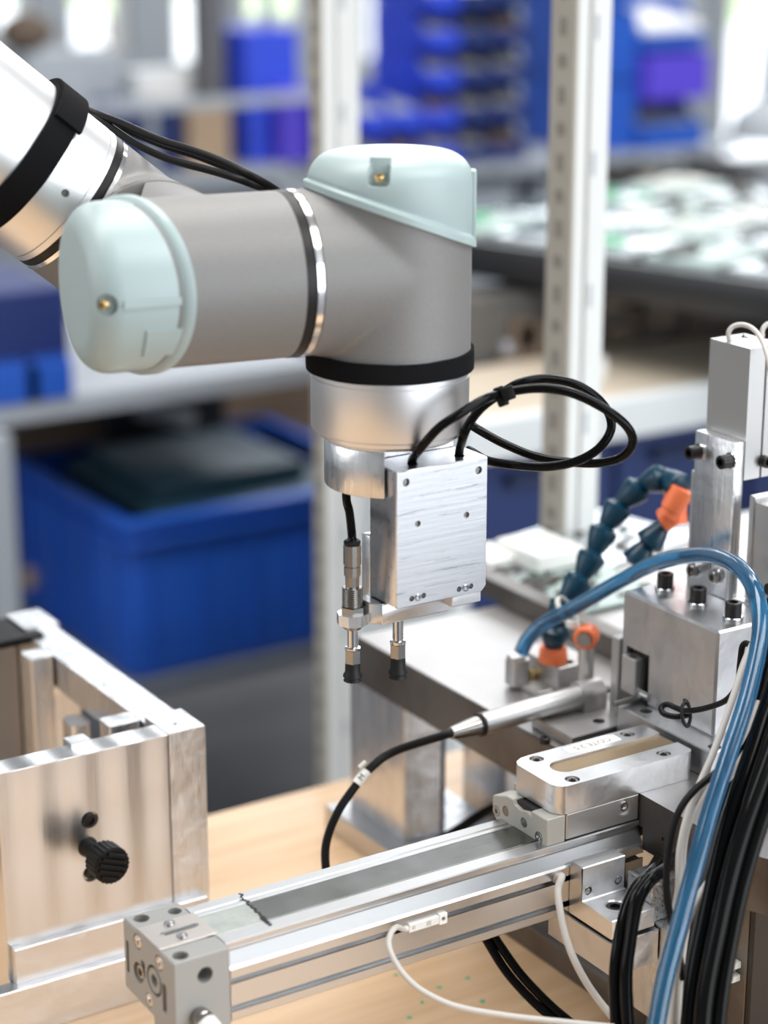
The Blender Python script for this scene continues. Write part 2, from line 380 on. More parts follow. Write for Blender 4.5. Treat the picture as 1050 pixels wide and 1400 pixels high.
KA = Vector((400.2, 917, 75.5)); KD = Vector((0.03, -1, 0.02)).normalized()
bm = new(); lathe(bm, KA, KD, [(0, 5.5), (2, 5.2), (4, 4.4), (13, 4.2), (15, 6.8), (17, 7.2)], 32); link('knob_stem', bm, 'black_rubber', FX)
bm = new(); s, t, d = frame(KD); n = 96; rings = []
for h, r in ((16, 8.8), (17, 9.6), (27.5, 9.6), (28.5, 9.0)):
    rings.append([bm.verts.new(KA + KD * h + (s * cos(2 * pi * k / n) + t * sin(2 * pi * k / n)) * (r + (.35 if (k // 2) % 2 and r > 9.2 else 0))) for k in range(n)])
for a, b in zip(rings, rings[1:]):
    for k in range(n): bm.faces.new((a[k], a[(k + 1) % n], b[(k + 1) % n], b[k]))
bm.faces.new(rings[0][::-1]); bm.faces.new(rings[-1]); kn = link('knob', bm, 'satin_black', FX, label='black knurled knob', angle=20)
bm = new()
for k in (-2, -1, 0, 1, 2):            # raised grip ribs on the knob's face
    c = KA + KD * 28.4; up = Vector((.36, 0, -.93)); sd = Vector((.93, 0, .36)); hl = sqrt(max(8.2 ** 2 - (k * 3.1) ** 2, 1)) - .3
    q = c - up * 0 + Vector((0, 0, 0)) + (Vector((.36, 0, .93)) * (k * 3.1)); sd = Vector((.93, 0, -.36))
    cyl(bm, q - sd * hl + KD * .5, q + sd * hl + KD * .5, 1.05, 8)
link('grip_rib', bm, 'satin_black', FX)

# ================================================================== LINEAR ACTUATOR
LA = thing('linear_actuator', 'silver rodless linear actuator with grey end block, running across the foreground', 'actuator', (480, 752, 55))
XA, XB = 383.5, 615.6
prof = [(734.4, 109), (734.0, 108.4), (734.0, 106.8), (735.6, 105.6), (735.6, 104.6), (734.6, 104.2), (731.0, 98.6), (730, 97.6), (730, 93.2), (731.2, 93.2), (731.2, 94.6), (735.5, 94.6), (735.5, 89.2),
        (731.2, 89.2), (731.2, 90.4), (730, 90.4), (730, 79.8), (731.2, 79.8), (731.2, 80.6), (734.2, 80.6), (734.2, 75.8), (731.2, 75.8), (731.2, 76.6), (730, 76.6), (730, 72.8), (731, 71.8),
        (779, 71.8), (780, 73), (780, 90), (776, 90), (776, 94), (780, 94), (780, 98), (775, 104), (775, 105.6), (773.2, 107), (772.6, 109),
        (766.8, 109), (766.5, 108.2), (765.2, 108.2), (764.9, 109), (762.6, 109), (762.3, 108.3), (742.6, 108.3), (742.3, 109)]
bm = new(); prism(bm, prof, YZ, XA, XB); link('profile', bm, 'anodised', LA, smooth=False)
bm = new(); box(bm, 409.5, XB - 2, 742.8, 761.6, 108.3, 109.15, .1); link('seal_band', bm, 'steel_band', LA)
bm = new(); box(bm, 379, 409, 742.6, 762, 108.3, 109.0, .1); link('band_end', bm, 'worn_band', LA)
bm = new()
for k in range(60):                     # crumbling dark sealant line where the band ends
    u_ = k / 59; p = Vector((411 - 3 * u_ + random.uniform(-.8, .8), 771.5 - 33.5 * u_, 109)); r_ = random.uniform(.4, .95) * (1.6 if .75 < u_ < .85 else 1)
    ret = bmesh.ops.create_icosphere(bm, subdivisions=1, radius=r_, matrix=Matrix.Translation(p)); 
    for v in ret['verts']: v.co.z = 109 + (v.co.z - 109) * .3
o = link('sealant_crumbs', bm, 'black_rubber', LA, label='black crumbs across the profile'); o['kind'] = 'stuff'
# grey end block
bm = new(); prism(bm, [(730, 58), (750.5, 58), (750.5, 74), (780, 74), (780, 109), (730, 109)], YZ, 355.8, 383.5)
bmesh.ops.bevel(bm, geom=list(bm.edges), offset=.6, segments=1, affect='EDGES')
eb = link('end_block', bm, 'grey_cast_block', LA)
holes(eb, [((362.4, 774.5, 95), (362.4, 774.5, 112), 3.7), ((379 - .8, 772.6, 95), (378.2, 772.6, 112), 3.2), ((361.8, 735, 95), (361.8, 735, 112), 3.7),
           ((371, 725, 99.1), (371, 742, 99.1), 3.8),
           ((350, 765.5, 103.4), (357.6, 765.5, 103.4), 3.7), ((350, 744.2, 102.7), (357.6, 744.2, 102.7), 3.7), ((350, 755.6, 79), (357.6, 755.6, 79), 3.4),
           ((350, 765.5, 88), (358.6, 765.5, 88), 5.0), ((350, 749.5, 91.5), (358.6, 749.5, 91.5), 7.4)])
bm = new(); box(bm, 350, 358, 758.6, 762.6, 88, 96, .4); box(bm, 350, 358.3, 737.8, 741.6, 80.5, 94.5, .4); box(bm, 350, 357.6, 774.8, 777.4, 83, 99, .3); cut(eb, bm)
bm = new(); lathe(bm, (357.4, 749.5, 91.5), (-1, 0, 0), [(-1.4, 5.8), (1.6, 5.8), (1.6, 3.1), (-2, 2.8)], 32, cap=False); link('port_boss', bm, 'grey_cast_block', LA)
for y, z in ((765.5, 103.4), (744.2, 102.7), (755.6, 79)): socket_screw(LA, (357.8, y, z), (-1, 0, 0), 3.1, 1.9, 'chrome')
socket_screw(LA, (358.8, 765.5, 88), (-1, 0, 0), 3.4, 2.2, 'nickel', name='cushion_screw', label='yellowish plated adjusting screw')
bm = new(); box(bm, 355.9, 384.4, 743.4, 766, 108.9, 109.7, .2); ep = link('cover_plate', bm, 'warm_steel', LA)
bm = new(); prism(bm, rrect(362, 381, 753.2, 756.4, 1.5), XY, 109.2, 111); cut(ep, bm)
bm = new(); prism(bm, rrect(364, 380, 753.7, 755.9, 1.0), XY, 109.1, 109.9); link('slot_insert', bm, 'chrome', LA)
socket_screw(LA, (370.2, 762.0, 109.7), (0, 0, 1), 2.5, .7, 'chrome', depth=.5); socket_screw(LA, (369.7, 748.8, 109.7), (0, 0, 1), 2.5, .7, 'chrome', depth=.5)
# air fitting on the end block
fo = Vector((367.5, 730, 80)); bm = new(); lathe(bm, fo, (0, -1, 0), [(0, 4.6), (2.2, 4.8), (5, 4.8), (5.6, 4.2)], 24); link('fitting_collar', bm, 'nickel', LA)
bm = new(); lathe(bm, fo + Vector((.3, -5.4, -.4)), (.15, -.92, -.45), [(0, 4.6), (1, 5.0), (9, 5.0), (11.5, 4.6), (13, 3.0), (15, 2.8)], 24); link('fitting_body', bm, 'white_plastic', LA, label='white air fitting')
bm = new(); tube(bm, [fo + Vector((1.2, -18, -6.5)), fo + Vector((3, -30, -16)), fo + Vector((8, -46, -40))], 2.4); link('fitting_hose', bm, 'grey_cable', LA)
# carriage
bm = new(); box(bm, 571, 615.6, 735, 779, 109.4, 123.0, .5); cg = link('carriage', bm, 'anodised_matt', LA)
holes(cg, [((606.9, 732, 118.0), (606.9, 736.4, 118.0), 4.6)])
socket_screw(LA, (606.9, 736.4, 118.0), (0, -1, 0), 2.6, 1.0, 'chrome', depth=.8)
bm = new(); prism(bm, [(735.2, 108.6), (746.5, 105.6), (773, 104.8), (776.5, 106.4), (780.3, 110), (780.3, 118.6), (768, 122.8), (735.2, 123)], YZ, 559.2, 570.6)
bmesh.ops.bevel(bm, geom=list(bm.edges), offset=.5, segments=1, affect='EDGES'); ec = link('carriage_cap', bm, 'beige_cap', LA)
bm = new(); prism(bm, [(747.5, 119.4), (751, 120.8), (757, 119.4), (762, 120.6), (764.5, 124.5), (747.5, 124.5)], YZ, 556, 568); cut(ec, bm)
bm = new(); prism(bm, [(748, 119), (764, 119), (764, 122.2), (748, 122.6)], YZ, 561.5, 568); link('recess', bm, 'hole', LA, label='dark insert, painted shade of the cap recess')  # dark insert added to paint the shade inside the cap
holes(ec, [((556, 769, 114.4), (559.9, 769, 114.4), 2.7), ((556, 753.7, 114.2), (559.9, 753.7, 114.2), 2.7), ((556, 741.5, 111.2), (560.6, 741.5, 111.2), 3.1), ((556, 776.5, 111.5), (560.6, 776.5, 111.5), 2.8)])
for y, z in ((769, 114.4), (753.7, 114.2)):
    bm = new(); cyl(bm, (560, y, z), (559.4, y, z), 2.5, 24, ch=.2); link('plug', bm, 'nickel', LA)
for y, z in ((741.5, 111.2), (776.5, 111.5)): socket_screw(LA, (561, y, z), (-1, 0, 0), 2.5, 2.0, 'chrome')

# slotted plate on the carriage
SPL = thing('slotted_plate', 'bright aluminium plate with long open slot and lettered strip, screwed on the carriage', 'plate', (600, 755, 123.2))
out = [(570, 734.9), (647.5, 734.9), (650, 737.2), (650, 774.9), (573, 774.9), (565.4, 768.5), (565.4, 740.6)]
out = [(571, 734.9), (646.5, 734.9), (648.6, 735.5), (650.2, 737.4), (650.2, 774.9), (576.5, 774.9), (571.5, 774.3), (567.4, 771.8), (565.4, 768), (565.2, 741.0), (566.6, 737.4), (568.8, 735.5)]
bm = new(); prism(bm, out, XY, 123.3, 138); sl = link('plate_body', bm, 'milled_x', SPL, angle=20)
cx, cy, R_ = 583.8, 754.8, 7.0
bm = new(); prism(bm, [(cx, cy + R_)] + [(cx + R_ * cos(radians(a)), cy + R_ * sin(radians(a))) for a in range(100, 261, 10)] + [(cx, cy - R_), (660, cy - R_), (660, cy + R_)], XY, 136.7, 142); cut(sl, bm)
bm = new(); prism(bm, [(cx, cy + R_ - .1)] + [(cx + (R_ - .1) * cos(radians(a)), cy + (R_ - .1) * sin(radians(a))) for a in range(100, 261, 10)] + [(cx, cy - R_ + .1), (649.8, cy - R_ + .1), (649.8, cy + R_ - .1)], XY, 136.65, 136.9); link('slot_floor', bm, 'gold_wear', SPL, label='brown worn slot floor')
HP = ((577.8, 769.3), (578.0, 740.4), (635.5, 769.7), (635.4, 740.9))
holes(sl, [((x, y, 134.6), (x, y, 140), 3.7) for x, y in HP])
for x, y in HP: socket_screw(SPL, (x, y, 134.6), (0, 0, 1), 3.2, 2.6, 'nickel')
bm = new(); prism(bm, [(596, 765.4), (628.5, 765.4), (628.5, 772.6), (596, 772.6)], XY, 138, 138.12); link('label_strip', bm, 'paper', SPL, label='pale strip lettered COTE 2.5')
text_mesh('lettering', 'COTE 2.5', 5.6, 'ink', SPL, (612.3, 769.0, 138.16), (-1, 0, 0), (0, -1, 0))

# magnetic switch in the slot, with its grey cable
SW = thing('position_sensor', 'tiny off-white position sensor clipped in the actuator slot with looping grey cable', 'sensor', (480, 730, 91))
p0 = on(558, 1263, 1, 729.5); p1 = on(610, 1248, 1, 729.5)
bm = new(); box(bm, p0.x, p1.x - 4.6, 728.4, 733, 89.6, 93.9, .3); link('sensor_body', bm, 'white_plastic', SW)
bm = new(); box(bm, p1.x - 4.6, p1.x, 728.2, 733, 88.9, 94.4, .3); sb = link('mounting_clamp', bm, 'paper', SW)
holes(sb, [((p1.x - 2.3, 726, 91.7), (p1.x - 2.3, 730, 91.7), 1.1)])
bm = new(); cyl(bm, (p1.x - 2.3, 729.6, 91.7), (p1.x - 2.3, 730.2, 91.7), 1.0, 12); link('clamp_screw', bm, 'dark_steel', SW)
bm = new(); box(bm, p0.x + 1.5, p0.x + 3.2, 728.3, 728.5, 91, 92.8); box(bm, p0.x + 9.5, p0.x + 12, 728.3, 728.5, 90.6, 93); link('marking', bm, 'grey_cable', SW)
bm = new(); cyl(bm, (p0.x - 2.8, 729.8, 91.6), (p0.x, 730.2, 91.7), 1.5, 12); link('cable_boot', bm, 'milky_plastic', SW)
cpts = [(p0.x - 2, 729.8, 91.5)] + [tuple(at(x, y, D)) for x, y, D in ((541, 1268, 957), (532, 1282, 948), (534, 1302, 942), (552, 1332, 940), (580, 1356, 938), (625, 1376, 936), (690, 1388, 935), (760, 1396, 934), (840, 1404, 932))]
bm = new(); tube(bm, cpts, 1.35); link('cable', bm, 'grey_cable', SW)

# grey cable out of the same slot, further right
bm = new(); tube(bm, [(563, 732.5, 91.5)] + [tuple(at(x, y, D)) for x, y, D in ((768, 1198, 992), (763, 1216, 986), (765, 1240, 982), (772, 1275, 978), (785, 1312, 974), (806, 1350, 972), (835, 1388, 970), (860, 1415, 968))], 1.75)
tag(link('sensor_cable', bm, 'grey_cable', origin=(563, 730, 91)), 'light grey cable leaving the actuator slot beside the screwed bracket', 'cable')

# ================================================================== BRACKET UNDER THE ACTUATOR
BR = thing('mounting_bracket', 'small stepped aluminium bracket bolted against the actuator side, black countersunk screw', 'bracket', (583, 715, 55))
bm = new(); prism(bm, [(696.7, 73), (729.9, 73), (729.9, 101), (720.2, 101), (720.2, 83), (696.7, 83)], YZ, 569.8, 596.5)
bmesh.ops.bevel(bm, geom=list(bm.edges), offset=.5, segments=1, affect='EDGES'); ba = link('angle', bm, 'milled_x', BR)
cutm = new(); lathe(cutm, (582, 709, 84), (0, 0, -1), [(0, 6.2), (1, 5.4), (4, 2.6), (6, 2.6)], 24); cut(ba, cutm)
holes(ba, [((573.8, 715, 88), (573.8, 722, 88), 2.3), ((592.2, 715, 88.6), (592.2, 722, 88.6), 2.3)])
for x, z in ((573.8, 88), (592.2, 88.6)): socket_screw(BR, (x, 721.9, z), (0, -1, 0), 2.0, 1.5, 'chrome')
socket_screw(BR, (582, 709, 79.5), (0, 0, 1), 5.0, 2.8, 'black_oxide', name='countersunk_screw', hexr=2.6, label='black countersunk screw')
bm = new(); box(bm, 569.6, 598.4, 695.4, 746, 54, 71.6, .5); link('spacer_block', bm, 'sandblast', BR)
bm = new(); box(bm, 596.8, 618, 700, 719, 73, 93, .5); link('side_block', bm, 'milled_y', BR)
bm = new(); box(bm, 599, 618, 690, 730, 20, 72.8, .5); link('support_leg', bm, 'milled_z', BR)
# long foot rail on the wood
bm = new(); box(bm, 628, 652, 560, 905, -16, -1, .5)
tag(link('foot_rail', bm, 'slab_steel', origin=(640, 730, -16)), 'brown-grey steel foot rail lying on the wood behind the actuator', 'rail')

# ================================================================== FRONT STEEL TABLE (slab carried by a leg plate)
ST = thing('front_steel_table', 'thick ground steel slab on leg plates at the right, hoses in front of it', 'machine table', (640, 700, -16))
o1 = [(616, 657), (622, 643), (900, 643), (900, 742), (620, 742), (616.8, 741), (616, 738.5)]
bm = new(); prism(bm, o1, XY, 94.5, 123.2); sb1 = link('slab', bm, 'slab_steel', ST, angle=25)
bm = new(); box(bm, 600, 628, 731.5, 760, 80, 106); cut(sb1, bm)
holes(sb1, [((641, 650.5, 115), (641, 650.5, 126), 5.0)]); socket_screw(ST, (641, 650.5, 118), (0, 0, 1), 4.3, 3.5, 'nickel')
holes(sb1, [((610, 716, 106), (617, 716, 106), 1.2)])
bm = new(); box(bm, 616.3, 700, 742.2, 802.5, 95, 110, .3); link('lower_slab', bm, 'slab_steel', ST)
bm = new(); box(bm, 619, 700, 656, 672, -16, 94.5, .6); link('leg', bm, 'slab_steel', ST)
bm = new(); box(bm, 634, 650, 672, 800, -16, 94.5, .6); link('leg', bm, 'sandblast', ST)
bm = new()
cp0 = on(990, 1324, 0, 614)
prism(bm, [(-10, -8), (10, -8), (10, -3), (4, -3), (4, 3), (10, 3), (10, 8), (-10, 8)], YZ, 609, 618.9)
for v in bm.verts: v.co = Vector((v.co.x, cp0.y - v.co.y * .62, cp0.z + v.co.z * .62))
link('cable_clip', bm, 'milky_plastic', ST, smooth=False, label='white plastic cable clip')

def lit_top(o, m):            # brighter material on upward faces: reflected light painted into the ground steel
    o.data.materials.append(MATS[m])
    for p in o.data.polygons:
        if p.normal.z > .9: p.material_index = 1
lit_top(sb1, 'slab_lit_top')
bm = new(); box(bm, 619.5, 700, 652.5, 655.8, -16, 94, .5); link('leg_front_reflection', bm, 'dark_reflection', ST, label='leg front with its dark reflection painted in')  # added sheet; the dark surroundings it would mirror are painted as its colour
# ================================================================== REAR STEEL TABLE
RT = thing('rear_steel_table', 'pale steel slab table on square leg behind the suction cups', 'machine table', (700, 950, -16))
bm = new(); box(bm, 622, 1150, 803, 1012, 88, 117.8, .8); rs = link('slab', bm, 'slab_steel', RT); lit_top(rs, 'slab_top')
bm = new(); box(bm, 625, 652, 962.5, 1024, 0, 88, .6); link('leg', bm, 'milled_z', RT)
bm = new(); box(bm, 652.3, 655, 962.5, 1024, 0, 88, .6); link('leg_side_reflection', bm, 'dark_navy_metal', RT, label='added strip, dark navy reflection painted in')  # added strip; navy colour stands in for the leg side's dark reflection
bm = new(); box(bm, 612, 690, 955, 1034, -16, 0, .8); link('foot_plate', bm, 'sandblast', RT)
bm = new(); box(bm, 700, 726, 962.5, 1010, -16, 88, .6); link('leg', bm, 'milled_z', RT)
bm = new(); box(bm, 660, 690, 806, 830, -16, 88, .6); link('leg', bm, 'milled_z', RT)
bm = new(); cyl(bm, on(740, 1000, 1, 802) + Vector((0, 0, -8)), on(740, 1000, 1, 802) + Vector((0, .4, -8)), 1, 10); bm.free()
# rail behind the slab top + trays with boards
bm = new(); box(bm, 728, 741.8, 830, 1076, 118, 131, .6)
tag(link('stop_rail', bm, 'slab_steel', origin=(735, 950, 118)), 'brownish steel rail lying across the rear slab, in front of the boards', 'rail')
bm = new(); box(bm, 742, 1150, 700, 1076, 118.0, 118.6, .1); tag(link('support_plate', bm, 'slab_top', origin=(900, 900, 118)), 'wide thin pale plate under the circuit boards behind the rail', 'plate')
def board(px, py, sx, sy, rot, m, lab, z=118.2, comps=24):
    c = on(px, py, 2, z); t = thing('circuit_board', lab, 'circuit board', (c.x, c.y, z), 'boards lying behind the rail')
    bm = new(); box(bm, -sx / 2, sx / 2, -sy / 2, sy / 2, 0, 1.6); bmesh.ops.rotate(bm, cent=(0, 0, 0), matrix=Matrix.Rotation(rot, 3, 'Z'), verts=bm.verts); bmesh.ops.translate(bm, vec=c, verts=bm.verts)
    link('board', bm, m, t, smooth=False); bm = new()
    for k in range(comps):
        a, b = random.uniform(-.42, .42) * sx, random.uniform(-.42, .42) * sy; e = random.uniform(1.5, 4)
        box(bm, a - e, a + e, b - e * .6, b + e * .6, 1.6, 1.6 + random.uniform(1, 3))
    bmesh.ops.rotate(bm, cent=(0, 0, 0), matrix=Matrix.Rotation(rot, 3, 'Z'), verts=bm.verts); bmesh.ops.translate(bm, vec=c, verts=bm.verts)
    o = link('component', bm, 'clutter_dark', t, smooth=False); o['kind'] = 'stuff'
board(748, 806, 46, 46, .0, 'pcb_green', 'green circuit board on the pale plate behind the blue jointed hose', 119)
board(800, 806, 78, 70, .0, 'pcb_pale', 'pale dotted circuit board between the blue hose and the big block', 120, 40)
board(815, 740, 110, 90, .2, 'foil', 'silvery board lying furthest back behind the short jointed hose', 119, 30)
board(690, 775, 70, 50, .3, 'foil', 'bluish silver board just right of the gripper block', 119, 20)
for (px, py, sx, sy, hh, lab) in ((668, 772, 26, 34, 7, 'white carton lid lying right of the gripper, behind the rail'), (738, 772, 38, 46, 13, 'small pale grey box at the foot of the white post')):
    c = on(px, py, 2, 118.5); bm = new(); box(bm, c.x - sx / 2, c.x + sx / 2, c.y - sy / 2, c.y + sy / 2, 121.7 if hh > 12 else 121.2, 121 + hh, 1)
    tag(link('small_box', bm, 'white_plastic', origin=(c.x, c.y, 121)), lab, 'box')

# ------------------------------------------------------------------ parts on the rear slab
# small fixture plate
FP = thing('clamp_plate', 'low steel plate with two counterbored screws under the probe rod', 'plate', (650, 825, 118))
bm = new(); box(bm, 628, 676, 806, 842, 118, 124.5, .5); fpl = link('plate_body', bm, 'slab_top', FP)
hs = [tuple(on(650 + 370 / 3.889, 780 + 868 / 3.889, 2, 124.5)), tuple(on(650 + 655 / 3.889, 780 + 800 / 3.889, 2, 124.5))]
holes(fpl, [((x, y, 119), (x, y, 126), 3.4) for x, y, z in hs])
for x, y, z in hs: socket_screw(FP, (x, y, 119.4), (0, 0, 1), 3.0, 3.2, 'black_oxide')
bm = new(); box(bm, 676.3, 704, 792, 862, 118, 121, .3); link('brown_plate', bm, 'slab_steel', FP, label='thin darker brownish plate added on the slab')  # thin plate added to darken the slab top beside the block
# probe clamp and probe
PC = thing('probe_clamp', 'rounded steel clamp block gripping the end of the silver probe rod', 'clamp', (663, 837, 124.5))
bm = new(); prism(bm, [(829.8, 124.6), (844.6, 124.6), (844.6, 131)] + [(837.2 + 7.4 * cos(radians(a)), 131.5 + 7.6 * sin(radians(a))) for a in range(10, 171, 20)] + [(829.8, 131)], YZ, 655, 670)
link('clamp_body', bm, 'anodised_matt', PC, angle=30)
bm = new(); cyl(bm, (670, 837, 131), (690, 837, 131), 2.2, 16); link('plunger', bm, 'dark_steel', PC)
PR = thing('probe_rod', 'long silver cylindrical measuring probe with black cable, lying across the rear slab', 'probe', (620, 837, 128))
pe = Vector((572, 836.7, 128.6)); pb = Vector((655.5, 836.9, 131.5)); pd = (pb - pe).normalized()
bm = new(); lathe(bm, pe + pd * 20, pd, [(0, 5.4), (1, 6.0), (64, 6.0)], 32); link('barrel', bm, 'anodised_matt', PR)
bm = new(); lathe(bm, pe + pd * 17.5, pd, [(0, 5.7), (.5, 6.3), (2.2, 6.3), (2.6, 5.9)], 32); link('seal_ring', bm, 'black_rubber', PR, label='black rubber ring')
bm = new(); lathe(bm, pe, pd, [(0, 3.0), (.4, 3.4), (12, 4.7), (17.6, 5.2)], 32); link('taper', bm, 'nickel', PR)
cab = [tuple(pe + pd * 1)] + [tuple(pe - pd * 4)] + [tuple(at(x, y, D)) for x, y, D in ((540, 1027, 1096), (508, 1049, 1092), (482, 1080, 1088), (461, 1112, 1084), (447, 1148, 1082), (445, 1180, 1080), (452, 1215, 1078), (470, 1250, 1078))]
bm = new(); tube(bm, cab, 2.25); link('cable', bm, 'satin_black', PR)
q0, q1 = at(499, 1057, 1091), at(489, 1070, 1089.5); bm = new(); cyl(bm, q0 + (q0 - q1) * .25, q1 - (q0 - q1) * .15, 2.75, 16); link('cable_marker', bm, 'paper', PR, label='white marker sleeve lettered M')
bm = new(); cyl(bm, q0 + Vector((-3, 1, 3.5)), q0 + Vector((1, 1, 6)), 1.1, 8); link('marker_tab', bm, 'milky_plastic', PR)
vdir = (CAM - q0).normalized(); ax_ = (q0 - q1).normalized(); sd_ = ax_.cross(vdir).normalized()
text_mesh('lettering', 'M', 4.2, 'ink_dark', PR, (q0 + q1) / 2 + ax_.cross(sd_).normalized() * -2.85 * (1 if ax_.cross(sd_).dot(vdir) < 0 else -1), ax_, ax_.cross(sd_).cross(ax_) * -1 if False else (sd_ if ax_.cross(sd_).dot(vdir) > 0 else -sd_))
# air manifold
AM = thing('air_manifold', 'small steel air block with brass screw, orange ring and blue tube plugged in', 'manifold', (680, 890, 118))
bm = new(); box(bm, 667, 692, 869.5, 908, 118, 134.2, .5); amb = link('block', bm, 'anodised_matt', AM)
h_ = on(650 + 490 / 3.889, 780 + 485 / 3.889, 2, 134.2); holes(amb, [((h_.x, h_.y, 126), (h_.x, h_.y, 136), 3.6)])
bm = new(); box(bm, 655, 667, 872, 900, 118, 121.5, .4); link('step', bm, 'anodised_matt', AM)
ff = on(706, 900, 2, 135); bm = new(); prism(bm, rrect(ff.x - 5, ff.x + 6.5, ff.y - 6, ff.y + 6, 3.5), XY, 120, 135); lathe(bm, (ff.x, ff.y, 135), (0, 0, 1), [(0, 5.4), (2, 5.2), (2.5, 4.6)], 28); link('hose_fitting', bm, 'anodised_matt', AM)
bs = on(726, 921, 0, 666); bm = new(); lathe(bm, bs + Vector((1.5, 0, 0)), (-1, -.3, 0), [(0, 2.6), (2, 2.6), (2.4, 4.0), (5, 4.0), (5.5, 3.2)], 10); link('bleed_screw', bm, 'brass', AM, label='brass bleed screw')

# ---- blue jointed coolant hoses
def jointed_hose(name, label, pts, r, ends, step, base):
    t = thing(name, label, 'hose', base, 'jointed hoses')
    P = spline(pts, 40); d = 0; last = P[0]; i0 = 0; cuts = [0]
    for i in range(1, len(P)):
        d += (P[i] - P[i - 1]).length
        if d >= step: cuts.append(i); d = 0
    for a, b in zip(cuts, cuts[1:]):
        p, q = P[a], P[b]; L_ = (q - p).length; k = r
        bm = new(); lathe(bm, p, q - p, [(-.16 * L_, k * .58), (.0, k * .60), (.10 * L_, k * .72), (.3 * L_, k * .88), (.55 * L_, k * 1.05), (.78 * L_, k * 1.14), (.84 * L_, k * 1.12), (.88 * L_, k * .92), (1.0 * L_, k * .66)], 28)
        link('link', bm, 'link_blue', t)
    for (p, q, r0, r1) in ends:
        bm = new(); pp = Vector(p); qq = Vector(q); h = (qq - pp).length
        lathe(bm, pp, qq - pp, [(0, r0), (.08 * h, r0 * 1.03), (.75 * h, (r0 + r1) / 2), (.8 * h, r1), (h, r1)], 28); link('threaded_end', bm, 'orange', t, label='orange end piece')
    return t
hb = Vector((on(650 + 412 / 3.889, 780 + 480 / 3.889, 2, 134.2)))
hp = [tuple(hb + Vector((0, 0, 7)))] + [tuple(at(x, y, D)) for x, y, D in ((759, 856, 1172), (772, 822, 1172), (797, 786, 1174), (817, 745, 1176), (836, 705, 1176), (865, 672, 1174), (895, 655, 1168), (920, 652, 1160), (934, 672, 1152))]
jointed_hose('jointed_hose', 'long dark blue ball-jointed hose arching up from the orange ring on the air block', hp, 7.2,
             [(hb, hb + Vector((0, 0, 9)), 8.2, 7.4), (at(934, 668, 1152), at(912, 705, 1156), 7.0, 5.2)], 15.5, tuple(hb))
e0 = at(925, 700, 1165)
hp2 = [tuple(at(x, y, D)) for x, y, D in ((905, 722, 1170), (890, 738, 1172), (872, 760, 1174), (862, 785, 1176), (856, 800, 1178))]
jointed_hose('jointed_hose', 'short dark blue ball-jointed hose with orange nozzle, hanging left of the steel bracket', hp2, 7.4,
             [(at(906, 712, 1166), at(924, 702, 1163), 6.6, 6.0), (at(924, 668, 1162), at(922, 715, 1164), 6.2, 7.0)], 13, tuple(at(856, 800, 1178)))
bm = new(); c_ = at(802, 870, 1150); lathe(bm, c_, (-.75, -.6, 0), [(-4, 6.6), (4, 6.6), (5, 5.8)], 28)
og = thing('orange_coupling', 'orange round coupling with dark bore beside the white cable tie', 'coupling', tuple(c_ - Vector((0, 0, 7.5))))
for v in bm.verts: pass
oo = link('ring', bm, 'orange', og); cutm = new(); cyl(cutm, c_ + Vector((-7.5, -6, 0)), c_ + Vector((-1, -.8, 0)), 4.2, 20); cut(oo, cutm)
bm = new(); cyl(bm, c_ + Vector((-5, -4, 0)), c_ + Vector((0, 0, 0)), 4.0, 20); link('bore', bm, 'dark_steel', og)
bm = new(); cyl(bm, (c_.x, c_.y, 118), (c_.x, c_.y, c_.z - 6), 4.5, 16); link('stem', bm, 'anodised_matt', og)

# ---- big clamp block with base plate, screws
BB = thing('clamp_block', 'large bright aluminium block with square notch and three black cap screws on top', 'block', (685, 780, 123.8))
bm = new(); box(bm, 668, 708, 741.5, 817, 138.2, 195.6, 1.3); bbk = link('block_body', bm, 'sandblast', BB)
bm = new(); box(bm, 660, 700, 793.4, 812.2, 130, 166); cut(bbk, bm)
bm = new(); box(bm, 700, 715, 755, 765, 150, 172); bm.free()
bm = new(); box(bm, 655, 752, 728, 802.6, 123.3, 138.2, .6); bpl = link('base_plate', bm, 'sandblast', BB)
bh = [tuple(on(883, 972, 2, 138.2)), tuple(on(977, 1021, 2, 138.2))]
holes(bpl, [((x, y, 130), (x, y, 140), 3.4) for x, y, z in bh])
for x, y, z in bh: socket_screw(BB, (x, y, 131), (0, 0, 1), 3.0, 4.4, 'black_oxide')
for (px, py) in ((909, 806), (954, 826), (1002, 846)):
    c = on(px, py, 2, 195.6); bm = new(); cyl(bm, (c.x, c.y, 195.6), (c.x, c.y, 197.2), 5.2, 28, ch=.3); link('washer', bm, 'chrome', BB)
    socket_screw(BB, (c.x, c.y, 197.2), (0, 0, 1), 4.3, 7.6, 'black_oxide', name='cap_screw', label='black socket cap screw')
# inside the notch: small slide
NB = thing('slide_block', 'small dark steel slide block sitting inside the notch of the big block', 'slide', (672, 802, 138))
bm = new(); box(bm, 664, 671.6, 800, 811.6, 142, 162, .5); nb = link('slide_body', bm, 'anodised_matt', NB)
holes(nb, [((667.8, 805.6, 156), (667.8, 805.6, 164), 2.6)])
bm = new(); cyl(bm, (650, 799, 141), (684, 799, 141), 1.6, 14); link('guide_pin', bm, 'dark_steel', NB)
bm = new(); box(bm, 667, 690, 818, 824, 118, 168, .5); link('stop_plate', bm, 'anodised_matt', NB)
bm = new(); box(bm, 672, 700, 793.8, 811.8, 138.4, 165.5, .2); link('notch_shade', bm, 'hole', NB, label='dark fill, painted shade inside the notch')  # near-black fill that paints the shade inside the notch
bm = new(); cyl(bm, (668.6, 792, 143), (668.6, 801, 143), 2.6, 14); link('roller', bm, 'chrome', NB)

